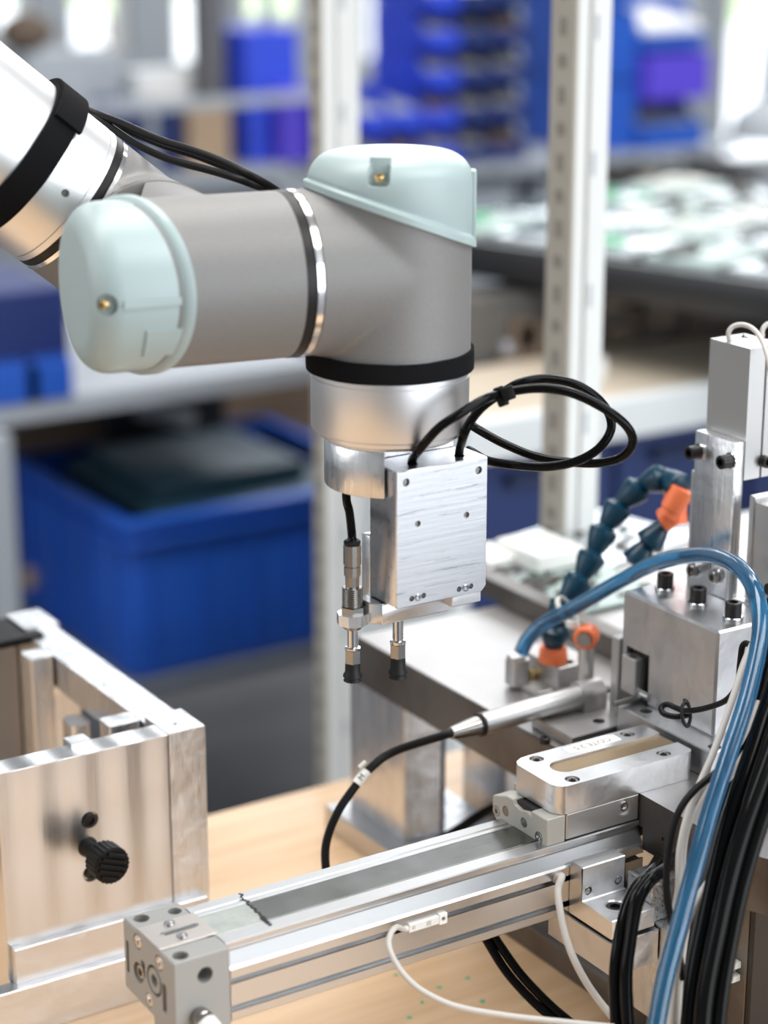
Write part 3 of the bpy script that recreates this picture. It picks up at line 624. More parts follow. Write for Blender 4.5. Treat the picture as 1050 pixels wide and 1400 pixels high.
# ---- vertical pneumatic cylinder with bracket
PCY = thing('pneumatic_cylinder', 'tall square grey aluminium air cylinder held upright by a bracket', 'cylinder', (718, 790, 259))
bm = new(); prism(bm, [(709.8, 774.2), (720.2, 774.2), (720.2, 775.8), (721.8, 775.8), (721.8, 774.2), (733, 774.2), (733, 804.8), (709.8, 804.8)], XY, 259.8, 328.6)
pcb = link('cylinder_body', bm, 'anodised_matt', PCY, smooth=False)
h1 = on(1018, 461, 2, 328.6); holes(pcb, [((h1.x, h1.y, 322), (h1.x, h1.y, 330), 2.0), ((726, 797, 322), (726, 797, 330), 2.4)])
sc_ = on(1043, 630, 1, 774.2); socket_screw(PCY, sc_, (0, -1, 0), 3.2, 4, 'black_oxide', label='black side screw')
pr_ = thing('reed_cable', 'pale grey cable arching over the top of the upright air cylinder', 'cable', (714, 795, 328))
bm = new(); cpt = [(714.5, 795, 327)] + [tuple(at(x, y, D)) for x, y, D in ((996, 455, 1074), (1003, 446, 1073), (1016, 444, 1071), (1030, 450, 1066), (1042, 466, 1058), (1050, 490, 1050), (1056, 530, 1048))]
tube(bm, cpt, 1.3); link('cable', bm, 'grey_cable', pr_)
bm = new(); tube(bm, [tuple(at(x, y, D)) for x, y, D in ((1042, 462, 1086), (1043, 450, 1086), (1050, 443, 1086), (1062, 447, 1086), (1075, 470, 1086))], 1.3)
tag(link('reed_cable', bm, 'grey_cable', origin=at(1050, 443, 1086)), 'second pale cable, cut by the right edge behind the first', 'cable')
BK = thing('cylinder_bracket', 'upright aluminium bracket plate with two black cap screws and two lower hex screws', 'bracket', (706, 790, 195.6))
bm = new(); box(bm, 702.6, 709.6, 774.2, 805, 195.8, 280.7, .8, 2); link('bracket_plate', bm, 'milled_z', BK)
bm = new(); box(bm, 704, 709.8, 805.3, 808.5, 150, 258, .4); link('side_strip', bm, 'anodised_matt', BK)
for px, py in ((957, 617), (1000, 629.5)):
    c = on(px, py, 0, 702.6); bm = new(); cyl(bm, c, c + Vector((-1.2, 0, 0)), 4.4, 24, ch=.2); link('washer', bm, 'chrome', BK)
    socket_screw(BK, c + Vector((-1.2, 0, 0)), (-1, 0, 0), 3.6, 6.6, 'black_oxide', name='cap_screw', label='black socket cap screw')
for px, py in ((951, 779), (981, 788)):
    c = on(px, py, 0, 702.6); bm = new(); cyl(bm, c, c + Vector((-1.0, 0, 0)), 4.4, 24, ch=.2); link('washer', bm, 'chrome', BK)
    socket_screw(BK, c + Vector((-1.0, 0, 0)), (-1, 0, 0), 3.4, 3.0, 'nickel', name='cap_screw')
# second, lower cylinder at the right edge
C2 = thing('slide_cylinder', 'lower aluminium slide body at the right edge with dark round hole', 'cylinder', (716, 750, 195.6))
bm = new(); box(bm, 712.5, 748, 735, 768, 195.8, 250, .6); c2 = link('slide_body', bm, 'anodised_matt', C2)
bm = new(); box(bm, 709, 748, 735, 772.4, 138.4, 195.6, .6); link('foot_block', bm, 'sandblast', C2)
hh = on(1026, 806, 0, 712.5); holes(c2, [((710, hh.y, hh.z), (718, hh.y, hh.z), 2.6)])
bm = new(); box(bm, 712.6, 748, 768.3, 772.5, 195.8, 252, .5); link('slide_plate', bm, 'milled_z', C2)
fc = on(1050, 806, 0, 704); bm = new(); cyl(bm, fc, fc + Vector((8.4, 0, 0)), 3.2, 20); link('air_port', bm, 'black_rubber', C2)

# ---- small black cable loop with knotted tie on the base plate
LP = thing('looped_black_cable', 'thin black cable looped and knotted with a black tie against the big block', 'cable', tuple(on(935, 985, 2, 139)))
bm = new(); tube(bm, [tuple(at(x, y, D)) for x, y, D in ((942, 977, 1042), (925, 980, 1042), (908, 976, 1044), (904, 968, 1048), (912, 963, 1048), (925, 968, 1044), (938, 972, 1038), (965, 968, 1028), (993, 957, 1015), (1008, 935, 1005), (1012, 905, 1000), (1015, 884, 998), (1022, 880, 996), (1028, 892, 992), (1022, 930, 985), (1006, 985, 975), (985, 1045, 965))], 1.5); link('cable', bm, 'satin_black', LP)
bm = new(); tube(bm, [tuple(at(x, y, D)) for x, y, D in ((938, 958, 1036), (932, 968, 1033), (934, 985, 1032), (940, 993, 1034), (944, 980, 1038), (941, 963, 1040), (936, 957, 1037), (938, 962, 1034))], .9); link('tie', bm, 'black_rubber', LP)

# ================================================================== HOSE BUNDLE AT THE RIGHT
def hose(label, pts, r, m, cat='hose', group=None, name='air_hose'):
    pts = list(pts)                     # carry hoses on past the frame: down over the worktop edge, or on towards the machine at the right
    if pts[-1][1] >= 1415:
        (xa, ya, da), (xb, yb, db) = pts[-2:]; k = 110 / (yb - ya); pts.append((xb + (xb - xa) * k, yb + 110, db - 4))
    if pts[0][0] >= 1060: pts = [(pts[0][0] + 130, pts[0][1] - 150, pts[0][2] + 20)] + pts
    P = [tuple(at(*p)) for p in pts]; bm = new(); tube(bm, P, r, 16, 14)
    o = link(name, bm, m, origin=P[-1]); tag(o, label, cat, group); return o
hose('transparent blue air tube arching from the air block over the big block into the bundle',
     [(712, 893, 1168), (722, 874, 1166), (745, 852, 1160), (790, 828, 1150), (850, 793, 1130), (900, 769, 1105), (950, 759, 1075), (985, 762, 1045), (1013, 778, 1015), (1032, 808, 992), (1040, 861, 975), (1024, 944, 960), (998, 1027, 948), (971, 1110, 938), (948, 1193, 928), (926, 1275, 922), (908, 1345, 918), (893, 1425, 914)], 4.2, 'air_blue')
for lab, pts, r in (
    ('glossy black hose leftmost of the bundle, curving out from under the steel slab',
     [(901, 1175, 996), (888, 1195, 972), (869, 1215, 962), (856, 1245, 956), (846, 1290, 950), (841, 1340, 948), (844, 1420, 946)], 3.0),
    ('glossy black hose just right of the leftmost curved hose',
     [(928, 1170, 998), (906, 1190, 964), (888, 1205, 954), (871, 1235, 949), (861, 1290, 945), (856, 1340, 942), (860, 1420, 940)], 3.0),
    ('black hose hidden behind the blue tube, left side of the thick bundle',
     [(1070, 800, 1022), (1050, 900, 1002), (1020, 1000, 980), (990, 1080, 967), (965, 1160, 960), (945, 1250, 956), (930, 1340, 952), (922, 1430, 950)], 4.2),
    ('black hose in the middle of the bundle right of the blue tube',
     [(1085, 850, 989), (1062, 930, 974), (1035, 1010, 959), (1008, 1090, 948), (988, 1160, 942), (968, 1250, 936), (950, 1340, 932), (940, 1430, 930)], 4.4),
    ('thick glossy black hose, second from the right of the bundle',
     [(1100, 900, 962), (1072, 980, 952), (1043, 1060, 941), (1018, 1130, 933), (998, 1200, 927), (980, 1280, 922), (965, 1360, 919), (958, 1440, 917)], 4.2),
    ('glossy black hose forming the right edge of the bundle',
     [(1116, 930, 954), (1089, 1000, 948), (1062, 1070, 940), (1036, 1140, 934), (1016, 1210, 928), (999, 1290, 924), (986, 1370, 920), (980, 1440, 918)], 3.6)):
    hose(lab, pts, r, 'gloss_black', group='black hoses of the bundle')
for lab, pts, r in (
    ('light grey cable running along the left edge of the bundle beside the big block',
     [(1046, 850, 1000), (1020, 900, 988), (1000, 960, 976), (975, 1030, 966), (945, 1100, 960), (930, 1160, 957), (927, 1220, 955), (915, 1280, 951), (900, 1340, 948), (892, 1420, 945)], 1.7),
    ('light grey cable next to the leftmost, bowing out in front of the steel slab',
     [(1038, 960, 982), (1008, 1020, 971), (968, 1080, 963), (940, 1130, 959), (932, 1190, 957), (930, 1250, 953), (918, 1320, 947), (910, 1420, 944)], 1.7),
    ('light grey cable third from the left, pressed against the blue tube',
     [(1046, 990, 979), (1012, 1040, 969), (977, 1100, 963), (957, 1150, 959), (950, 1210, 955), (938, 1270, 950), (930, 1330, 945), (924, 1420, 940)], 1.7),
    ('light grey cable crossing behind the blue tube to its right side',
     [(1060, 1060, 955), (1035, 1100, 948), (1008, 1150, 944), (985, 1185, 942), (960, 1220, 941), (940, 1260, 940), (925, 1320, 938), (915, 1420, 936)], 1.9)):
    hose(lab, pts, r, 'grey_cable', 'cable', 'grey cables of the bundle', 'grey_cable')
hose('thin matt black cable bowing left of the grey cables in front of the slab',
     [(1010, 1010, 965), (985, 1050, 958), (950, 1080, 953), (928, 1110, 950), (916, 1150, 948), (911, 1200, 947), (914, 1240, 946), (925, 1290, 944), (935, 1340, 942)], 1.7, 'satin_black', 'cable', None, 'black_cable')
for lab, pts in (('left black hose on the wood under the actuator', [(655, 1265, 1055), (668, 1290, 1052), (695, 1332, 1050), (735, 1375, 1048), (770, 1402, 1046)]),
                 ('right black hose on the wood under the actuator', [(668, 1268, 1055), (684, 1293, 1052), (712, 1332, 1050), (750, 1372, 1048), (785, 1402, 1046)])):
    hose(lab, pts, 2.3, 'gloss_black', group='black hoses under the actuator')
hose('black cable lying on the wood behind the steel carriage', [(575, 1165, 1180), (625, 1135, 1200), (660, 1112, 1215), (690, 1098, 1225)], 3.0, 'satin_black', 'cable', None, 'black_cable')
# white cable tie round blue tube
bm = new(); c_ = at(776, 838, 1160); dd = (at(790, 828, 1150) - at(745, 852, 1160)).normalized(); s, t, d = frame(dd)
R1 = 9.5; n = 40; rings = []
for h, r in ((-1.3, R1), (-1.3, R1 + .9), (1.3, R1 + .9), (1.3, R1)): rings.append([bm.verts.new(c_ + d * h + (s * cos(2 * pi * k / n) * .75 + t * sin(2 * pi * k / n)) * r + s * 0) for k in range(n)])
for a, b in zip(rings, rings[1:] + rings[:1]):
    for k in range(n): bm.faces.new((a[k], a[(k + 1) % n], b[(k + 1) % n], b[k]))
tt = thing('cable_tie', 'white cable tie strapping the blue tube to the jointed hose', 'cable tie', tuple(c_)); link('strap', bm, 'milky_plastic', tt)
e_ = at(782, 853, 1152); bm = new(); box(bm, e_.x - 3, e_.x + 3, e_.y - 2.5, e_.y + 2.5, e_.z - 2, e_.z + 2.5, .8); link('tie_head', bm, 'milky_plastic', tt)

# ================================================================== ROBOT ARM
AX = Vector((511.9, 801.5, 386)); au = radians(-10); U = Vector((cos(au), sin(au), 0)); N_ = Vector((-sin(au), cos(au), 0)); Zv = Vector((0, 0, 1))
R0 = 37.4
RB = thing('robot_arm', 'grey and silver robot arm with pale blue joint caps, reaching in from the upper left', 'robot arm', tuple(AX))
def remeshed(name, parts, m, label=None, vox=1.3, smooth_it=14, cuts=()):
    bm = new()
    for f in parts: f(bm)
    o = link(name, bm, m, RB, label=label)
    md = o.modifiers.new('r', 'REMESH'); md.mode = 'VOXEL'; md.voxel_size = vox * S; md.use_smooth_shade = True
    ms = o.modifiers.new('s', 'SMOOTH'); ms.factor = .5; ms.iterations = smooth_it
    bpy.context.view_layer.update(); bake(o)
    # trim planes (p, n): removes what lies on the +n side and closes the cut
    b2 = new(); b2.from_mesh(o.data)
    for p, nn in cuts:
        r = bmesh.ops.bisect_plane(b2, geom=b2.verts[:] + b2.edges[:] + b2.faces[:], dist=1e-7, plane_co=(Vector(p) - ROOTB[RB]) * S, plane_no=Vector(nn), clear_outer=True)
        ed = [e for e in r['geom_cut'] if isinstance(e, bmesh.types.BMEdge)]
        try: bmesh.ops.contextual_create(b2, geom=ed)
        except Exception: pass
    b2.to_mesh(o.data); b2.free()
    for p in o.data.polygons: p.use_smooth = True
    o.data.set_sharp_from_angle(angle=radians(40)); return o
tanS = .377
# wrist housing: upright barrel + horizontal neck towards the left joint
P1 = AX + Zv * 22; n1 = (Zv + U * tanS).normalized()      # slanted cap plane, lower on the far (right) side
remeshed('wrist_housing', [lambda b: cyl(b, AX + Zv * -50, AX + Zv * 60, R0, 96), lambda b: cyl(b, AX - U * 58, AX, R0, 96)], 'cast_grey', cuts=((P1, n1), (AX - Zv * 37.6, -Zv), (AX - U * 45.5, -U)))
# left joint housing: horizontal barrel + neck going back
W1 = AX - U * 95
P2 = W1 - U * 24; n2 = (-U + N_ * tanS * 1.0).normalized()
remeshed('elbow_housing', [lambda b: cyl(b, W1 - U * 60, AX - U * 40, R0, 96), lambda b: cyl(b, W1, W1 + N_ * 62, R0 * .99, 96)], 'cast_grey', cuts=((P2, n2), (AX - U * 54, U), (W1 + N_ * 52, N_)))
# rear joint housing: continues back, its arm neck runs up-left
al = radians(40); T = (-U * cos(al) + Zv * sin(al)).normalized(); W2 = W1 + N_ * 100
remeshed('rear_joint_housing', [lambda b: cyl(b, W1 + N_ * 54, W2 + N_ * 50, R0, 96), lambda b: cyl(b, W2, W2 + T * 46, R0, 96)], 'cast_grey', cuts=((W2 + T * 33, T), (W1 + N_ * 57, -N_), (W2 + N_ * 42, N_)))
bm = new(); lathe(bm, W1 + N_ * 52, N_, [(0, R0 - .8), (.5, R0 + .2), (2.2, R0 + .2), (2.6, R0 - .6)], 72); link('trim_ring', bm, 'cast_grey', RB)
bm = new(); lathe(bm, W1 + N_ * 54.4, N_, [(0, R0 - .6), (.3, R0 - .1), (2.4, R0 - .1), (2.8, R0 - .6)], 72); link('seal_ring', bm, 'seal_black', RB)
bm = new(); lathe(bm, AX - U * 54.2, U, [(0, R0 - .9), (.4, R0 + .15), (4.4, R0 + .15), (4.8, R0 - .9)], 96); link('seal_ring', bm, 'seal_black', RB, label='black seal ring')
bm = new(); lathe(bm, AX - U * 49.6, U, [(0, R0 - .9), (.4, R0 + .35), (3.4, R0 + .35), (4.2, R0 - .9)], 96); link('trim_ring', bm, 'silver_ring', RB, label='polished silver ring')
# forearm rings and tube
bm = new(); lathe(bm, W2 + T * 32.6, T, [(0, R0 - .8), (.4, R0 + .2), (2.6, R0 + .2), (3, R0 - .8)], 96); link('trim_ring', bm, 'silver_ring', RB)
bm = new(); lathe(bm, W2 + T * 35.4, T, [(0, R0 - .9), (.3, R0 + .05), (3.8, R0 + .05), (4.1, R0 - .9)], 96); link('seal_ring', bm, 'seal_black', RB)
bm = new(); lathe(bm, W2 + T * 39.3, T, [(0, R0 - .8), (.3, R0 + .1), (3.4, R0 + .1), (3.5, R0 - .8), (4.0, R0 - .8), (4.1, R0 + .2), (26, R0 + .2)], 96)
er = link('end_collar', bm, 'tube_silver', RB)
cdir = (at(95, 262, 900) - (W2 + T * 53)); cdir = (cdir - T * cdir.dot(T)).normalized()
holes(er, [(W2 + T * 51 + cdir * (R0 - 1), W2 + T * 51 + cdir * (R0 + 4), 1.9)]); socket_screw(RB, W2 + T * 51 + cdir * (R0 - 1.2), tuple(cdir), 1.7, 1.2, 'nickel')
bm = new(); lathe(bm, W2 + T * 65, T, [(0, R0 + .1), (2, R0 + .3), (240, R0 + 2.5)], 96); link('arm_tube', bm, 'tube_silver', RB, label='polished silver arm tube')
# caps
def joint_cap(o, axis, down, R, name, lo, hi, feature_dirs):
    """rounded cap on the plane through o+axis*lo slanted by tanS along 'down' (the side where the rim reaches furthest back)"""
    axis = Vector(axis).normalized(); down = Vector(down).normalized(); sd = axis.cross(down); n = 96; bm = new(); rings = []
    prof = []
    for k in range(0, 10):
        a = radians(k * 10); prof.append((hi - 13 + 13 * sin(a), R - 13 + 13 * cos(a)))
    for rr in (18, 10, 4): prof.append((hi + (.6 if rr < 12 else .3), rr))
    def rim(off, r):
        return [bm.verts.new(o + axis * (lo - tanS * r * cos(2 * pi * k / n) + off) + (down * cos(2 * pi * k / n) + sd * sin(2 * pi * k / n)) * r) for k in range(n)]
    rings.append(rim(.2, R - 3)); rings.append(rim(.0, R + .6)); rings.append(rim(.7, R + 2.0)); rings.append(rim(3.6, R + 2.0)); rings.append(rim(4.6, R + 1.2)); rings.append(rim(5.4, R - .1)); rings.append(rim(6.2, R - .2)); rings.append(rim(7.0, R))
    for h, r in prof:
        rings.append([bm.verts.new(o + axis * h + (down * cos(2 * pi * k / n) + sd * sin(2 * pi * k / n)) * r) for k in range(n)])
    for a, b in zip(rings, rings[1:]):
        for k in range(n): bm.faces.new((a[k], a[(k + 1) % n], b[(k + 1) % n], b[k]))
    bm.faces.new(rings[0][::-1]); bm.faces.new(rings[-1])
    return link(name, bm, 'cap_blue', RB, label='pale blue plastic joint cap', angle=50)
cap1 = joint_cap(AX, Zv, U, R0, 'joint_cap', 22, 52.5, None)
cap2 = joint_cap(W1, -U, -N_, R0, 'joint_cap', 24, 53, None)
vdir1 = (Vector((CAM.x, CAM.y, 0)) - Vector((AX.x, AX.y, 0))).normalized()
# screw pocket on the upper cap
fd = (vdir1 + Vector((RX, RY, 0)) * -.14).normalized(); sdv = Zv.cross(fd)
def oriented_box(bm, c, ex, ey, ez, a, b, d_, bev=.0):
    box(bm, -a, a, -b, b, -d_, d_, bev); Mx = Matrix((ex, ey, ez)).transposed()
    return bm
def obox(bm, c, ex, ey, ez, a, b, d_, bev=0):
    t_ = new(); box(t_, -a, a, -b, b, -d_, d_, bev, 2)
    vm = {}
    for v in t_.verts: vm[v] = bm.verts.new(Vector(c) + ex * v.co.x + ey * v.co.y + ez * v.co.z)
    for f in t_.faces: bm.faces.new([vm[v] for v in f.verts])
    t_.free(); return bm
pc = AX + Zv * 47.5 + fd * (R0 - 1); bm = new(); obox(bm, pc, sdv, fd, Zv, 5.0, 6.2, 6.2, 2.0); cut(cap1, bm)
bm = new(); obox(bm, AX + Zv * 47.5 + fd * (R0 - 7.6), sdv, fd, Zv, 4.8, .5, 6, .2); link('pocket_floor', bm, 'cap_blue', RB)
socket_screw(RB, pc - fd * 3.4 - Zv * 3.6, tuple((fd * .3 + Zv).normalized()), 2.3, 2.2, 'brass', name='cap_screw', label='brass coloured cap screw')
# raised side strip on the upper cap's right
bm = new(); rd = Vector((RX, RY, 0)); obox(bm, AX + Zv * 27 + rd * (R0 + .2), rd.cross(Zv), rd, Zv, 4.5, 1.4, 17, .8); link('side_rib', bm, 'cap_blue', RB)
# left cap: screw pocket, rib, raised label field
fv = (-N_ * .985 - Zv * .02).normalized(); fs = U
def capside(L, phi, r=R0):     # point on the left cap: L along -U from the joint, phi from the camera side, + up
    dv = (-N_ * cos(phi) + Zv * sin(phi)); return W1 - U * L + dv * r, dv
p_, dv = capside(47.5, radians(-1)); bm = new(); lathe(bm, p_ - dv * 5 - U * -1, tuple(dv - U * .45), [(0, 4.6), (12, 5.4)], 28); cut(cap2, bm)
socket_screw(RB, p_ - dv * 4.4, tuple((dv * .4 + U * -1).normalized()), 2.2, 2.4, 'brass', name='cap_screw', label='brass coloured cap screw')
def patch(L0, L1, f0, f1, h, name, n=14):
    bm = new(); V = {}
    for i in range(n + 1):
        for j in (0, 1):
            for k_ in (0, 1):
                ph = f0 + (f1 - f0) * i / n; q, dv = capside(L0 if j == 0 else L1, ph, R0 + (h if k_ else -1)); V[i, j, k_] = bm.verts.new(q)
    for i in range(n):
        bm.faces.new((V[i, 0, 1], V[i + 1, 0, 1], V[i + 1, 1, 1], V[i, 1, 1])); bm.faces.new((V[i, 0, 0], V[i, 1, 0], V[i + 1, 1, 0], V[i + 1, 0, 0]))
        for j in (0, 1): bm.faces.new((V[i, j, 0], V[i + 1, j, 0], V[i + 1, j, 1], V[i, j, 1]))
    for i in (0, n): bm.faces.new((V[i, 0, 0], V[i, 0, 1], V[i, 1, 1], V[i, 1, 0]))
    return link(name, bm, 'cap_blue', RB)
patch(16, 41, radians(-3.5), radians(1.5), .8, 'cap_rib', 4)
patch(14, 31, radians(-42), radians(-20), .9, 'label_field')
# wrist flange
bm = new(); lathe(bm, (AX.x, AX.y, 0), Zv, [(310.2, 34.5), (311, 36.2), (312, 36.9), (336, 37.0), (336.3, 36.4), (337.2, 36.4), (337.4, 37.4), (348.5, 37.4)], 128); link('wrist_ring', bm, 'tube_silver', RB, label='silver wrist ring')
bm = new(); lathe(bm, (AX.x, AX.y, 0), Zv, [(306.2, 30.9), (306.8, 31.2), (308.4, 34), (310.4, 34.6)], 96); link('tool_flange', bm, 'tube_silver', RB)

# straps
def strap(name, label, c, ax, R, w_, thick, tab=None):
    bm = new(); s, t, d = frame(ax); n = 120; rings = []
    for h, r in ((-w_ / 2, R), (-w_ / 2, R + thick), (-w_ / 4, R + thick * 1.1), (w_ / 4, R + thick * 1.1), (w_ / 2, R + thick), (w_ / 2, R)):
        rings.append([bm.verts.new(c + d * (h + .25 * noise.noise(Vector((k * .13, h, 0)))) + (s * cos(2 * pi * k / n) + t * sin(2 * pi * k / n)) * (r + .15 * noise.noise(Vector((k * .3, h, 5))))) for k in range(n)])
    for a, b in zip(rings, rings[1:] + rings[:1]):
        for k in range(n): bm.faces.new((a[k], a[(k + 1) % n], b[(k + 1) % n], b[k]))
    o = link(name, bm, 'velcro', origin=c); tag(o, label, 'strap'); return o
strap('hook_and_loop_strap', 'black hook-and-loop strap around the vertical wrist just above the silver ring', Vector((AX.x, AX.y, 343.8)), Zv, R0 + .1, 9.4, 1.5)
ST2 = strap('hook_and_loop_strap', 'wide black hook-and-loop strap around the polished arm tube at upper left', W2 + T * 69, T, R0 + .5, 14, 1.7)
bm = new(); s_up = (Zv - T * Zv.dot(T)).normalized(); s_f = T.cross(s_up); 
if s_f.dot(CAM - W2) < 0: s_f = -s_f
V = []; n = 16
for i in range(n + 1):
    ph = radians(-22 + 74 * i / n); dv = s_up * cos(ph) + s_f * sin(ph)
    for h in (-7.4, 7.4):
        for rr in (R0 + 2.4, R0 + 4.6): V.append(bm.verts.new(W2 + T * (67.5 + h) + dv * rr))
for i in range(n):
    a = V[i * 4:i * 4 + 4]; b = V[i * 4 + 4:i * 4 + 8]
    for p, q in ((0, 1), (1, 3), (3, 2), (2, 0)): bm.faces.new((a[p], a[q], b[q], b[p]))
bm.faces.new((V[0], V[2], V[3], V[1])); a = V[-4:]; bm.faces.new((a[0], a[1], a[3], a[2]))
o = link('strap_end', bm, 'velcro', ST2); o.location = (0, 0, 0)

# hoses along the arm
for lab, pts, r in (
    ('thin black hose along the top of the arm, upper of the sagging pair', [(108, 146, 1045), (138, 158, 1040), (170, 170, 1025), (215, 190, 1005), (262, 205, 990), (305, 221, 978), (345, 241, 968), (380, 262, 978), (392, 282, 990)], 1.9),
    ('thin black hose along the arm, lower of the sagging pair', [(106, 150, 1046), (136, 164, 1040), (160, 180, 1030), (183, 195, 1018), (215, 211, 1002), (250, 223, 990), (295, 235, 978), (335, 248, 968), (366, 262, 975), (380, 282, 990)], 1.9),
    ('third thin black hose, just beneath the upper one of the sagging pair', [(110, 150, 1054), (142, 163, 1050), (180, 181, 1032), (225, 200, 1012), (270, 214, 996), (312, 231, 984), (348, 248, 976), (374, 264, 985), (386, 282, 998)], 1.6)):
    hose(lab, pts, r, 'satin_black', group='hoses along the arm')

# ================================================================== SUCTION GRIPPER
SG = thing('suction_gripper', 'aluminium gripper block with two black suction cups hanging under the robot wrist', 'gripper', (512, 795, 306))
bm = new(); lathe(bm, (AX.x, AX.y, 0), Zv, [(284, 30.6), (284.6, 31), (305.4, 31), (306, 30.6)], 96)
adp = link('adapter_disc', bm, 'milled_z', SG)
BX0, BX1, BY0, BY1, BZ0, BZ1 = 494.2, 545, 768.4, 791.2, 232.5, 298.6
cutm = new(); box(cutm, BX0 - 1, 560, 760, 792, 270, 310); cut(adp, cutm)
bm = new(); prism(bm, [(BX0, BZ0 + 1), (BX0 + 1, BZ0), (BX1 - 2.6, BZ0), (BX1, BZ0 + 2.6), (BX1, BZ1), (BX0, BZ1)], XZ, BY0, BY1)
bmesh.ops.bevel(bm, geom=list(bm.edges), offset=.5, segments=1, affect='EDGES'); gb = link('gripper_block', bm, 'tool_face', SG)
def onf(x, y): return on(x, y, 1, BY0)
hz = [onf(430 + a / 3.889, 600 + b / 3.889) for a, b in ((487, 232), (873, 167), (549, 452), (808, 405))]
lw = [onf(430 + a / 3.889, 600 + b / 3.889) for a, b in ((517, 850), (580, 834), (769, 799), (832, 783))]
holes(gb, [(p - Vector((0, 3, 0)), p + Vector((0, 6, 0)), r) for p, r in zip(hz, (1.9, 1.9, 1.6, 1.6))] + [(p - Vector((0, 3, 0)), p + Vector((0, 6, 0)), 1.35) for p in lw])
for p in hz: bm = new(); cyl(bm, p + Vector((0, 1.2, 0)), p + Vector((0, 3, 0)), 1.7, 16); link('tapped_hole', bm, 'nickel', SG)
for a, b in ((549, 843), (802, 792)):
    p = onf(430 + a / 3.889, 600 + b / 3.889); socket_screw(SG, p + Vector((0, .6, 0)), (0, -1, 0), 1.7, 1.3, 'chrome', name='set_screw')
th = [on(564, 634, 2, BZ1), on(628, 623, 2, BZ1)]
holes(gb, [((p.x, p.y, BZ1 - 8), (p.x, p.y, BZ1 + 3), 2.6) for p in th])
# left backing plate and cross bar carrying the cups
bm = new(); box(bm, 494.4, 500, 791.4, 799, 229, 262, 1.0, 2); link('rear_rib', bm, 'milled_z', SG)
lowp = on(500, 852, 1, 792); 
bm = new(); prism(bm, [(489, 784), (493, 778.5), (531, 778.5), (531, 795), (489, 795)], XY, 222, 232.3)
bmesh.ops.bevel(bm, geom=list(bm.edges), offset=.5, segments=1, affect='EDGES'); link('cross_bar', bm, 'milled_x', SG)
bm = new(); box(bm, 527, 544, 771, 790, 226.5, 232.4, .5); link('foot_pad', bm, 'milled_x', SG)
# suction stems: left (with sensor tube) and right
L0 = at(482, 850, 985); LXY = (L0.x, L0.y)
def zat(y, D=985): return at(482, y, D).z
bm = new(); hexa = [(LXY[0] + 11.0 / 1.62 * cos(radians(a)) * 1.0, LXY[1] + 11.0 / 1.62 * sin(radians(a))) for a in range(-68, 300, 45)]
prism(bm, circ(LXY[0], LXY[1], 7.6, 8), XY, zat(852), zat(836)); box(bm, LXY[0], 495, LXY[1] - 3.5, LXY[1] + 3.5, zat(850), zat(838))
link('stem_holder', bm, 'milled_x', SG, smooth=False)
bm = new(); prism(bm, circ(LXY[0], LXY[1], 5.8, 6), XY, zat(836), zat(826)); link('hex_nut', bm, 'nickel', SG, smooth=False)
bm = new(); zz = zat(828); pr = []
z_ = zat(826); 
while z_ < zat(799): pr += [(z_, 4.5), (z_ + .5, 4.95), (z_ + .9, 4.5)]; z_ += .95
lathe(bm, (LXY[0], LXY[1], 0), Zv, pr, 32); link('threaded_sleeve', bm, 'nickel', SG, angle=20)
bm = new(); lathe(bm, (LXY[0], LXY[1], 0), Zv, [(zat(800), 3.2), (zat(780), 3.4), (zat(779.8), 3.9), (zat(766), 3.9), (zat(765.5), 3.5), (zat(763.5), 3.5), (zat(763), 4.2), (zat(734), 4.2), (zat(733), 3.6)], 12); link('stem_body', bm, 'nickel', SG, angle=20)
bm = new(); lathe(bm, (LXY[0], LXY[1], 0), Zv, [(zat(734), 3.6), (zat(732), 4.0), (zat(729), 4.0), (zat(727), 3.2)], 24); link('push_collar', bm, 'black_rubber', SG, label='black push-in collar')
bm = new(); tube(bm, [(LXY[0], LXY[1], zat(735)), (LXY[0], LXY[1], zat(724)), tuple(at(478, 702, 986)), tuple(at(474, 685, 990)), tuple(at(473, 665, 994))], 2.1); link('short_hose', bm, 'gloss_black', SG, label='short black hose into the left stem')
def cup(x, y, ztop, name_z):
    # ring of rod, hex fitting, black bellows cup; name_z: y pixels (rod top, ring, hex, cup top, cup bottom) turned into heights
    a, b, c, d_, e = name_z
    bm = new(); lathe(bm, (x, y, 0), Zv, [(b, 2.5), (a, 2.5)], 20); link('rod', bm, 'chrome', SG)
    bm = new(); lathe(bm, (x, y, 0), Zv, [(c, 3.3), (c + .3, 3.7), (b - .3, 3.8), (b, 3.2)], 24); link('collar', bm, 'chrome', SG)
    bm = new(); prism(bm, circ(x, y, 3.95, 6), XY, d_, c); link('hex_fitting', bm, 'nickel', SG, smooth=False)
    bm = new(); hgt = d_ - e; lathe(bm, (x, y, 0), Zv, [(e, 4.3), (e + .25, 4.5), (e + .14 * hgt, 3.9), (e + .2 * hgt, 3.9), (e + .24 * hgt, 4.7), (e + .34 * hgt, 4.6), (e + .5 * hgt, 3.7), (e + hgt, 3.6)], 36); link('suction_cup', bm, 'black_rubber', SG, label='black rubber suction cup', angle=60)
zl = lambda y: at(482, y, 985).z
bm = new(); lathe(bm, (LXY[0], LXY[1], 0), Zv, [(zl(860), 4.0), (zl(857), 4.9), (zl(853), 5.2), (zl(851), 5.2)], 24); link('lock_ring', bm, 'nickel', SG)
cup(LXY[0], LXY[1], 0, (zl(858), zl(888), zl(892), zl(912), zl(940)))
R1_ = on(544, 870, 1, 783); zr = lambda y: on(544, y, 1, 783).z
cup(R1_.x, R1_.y, 0, (zr(835), zr(875), zr(880), zr(898), zr(926)))
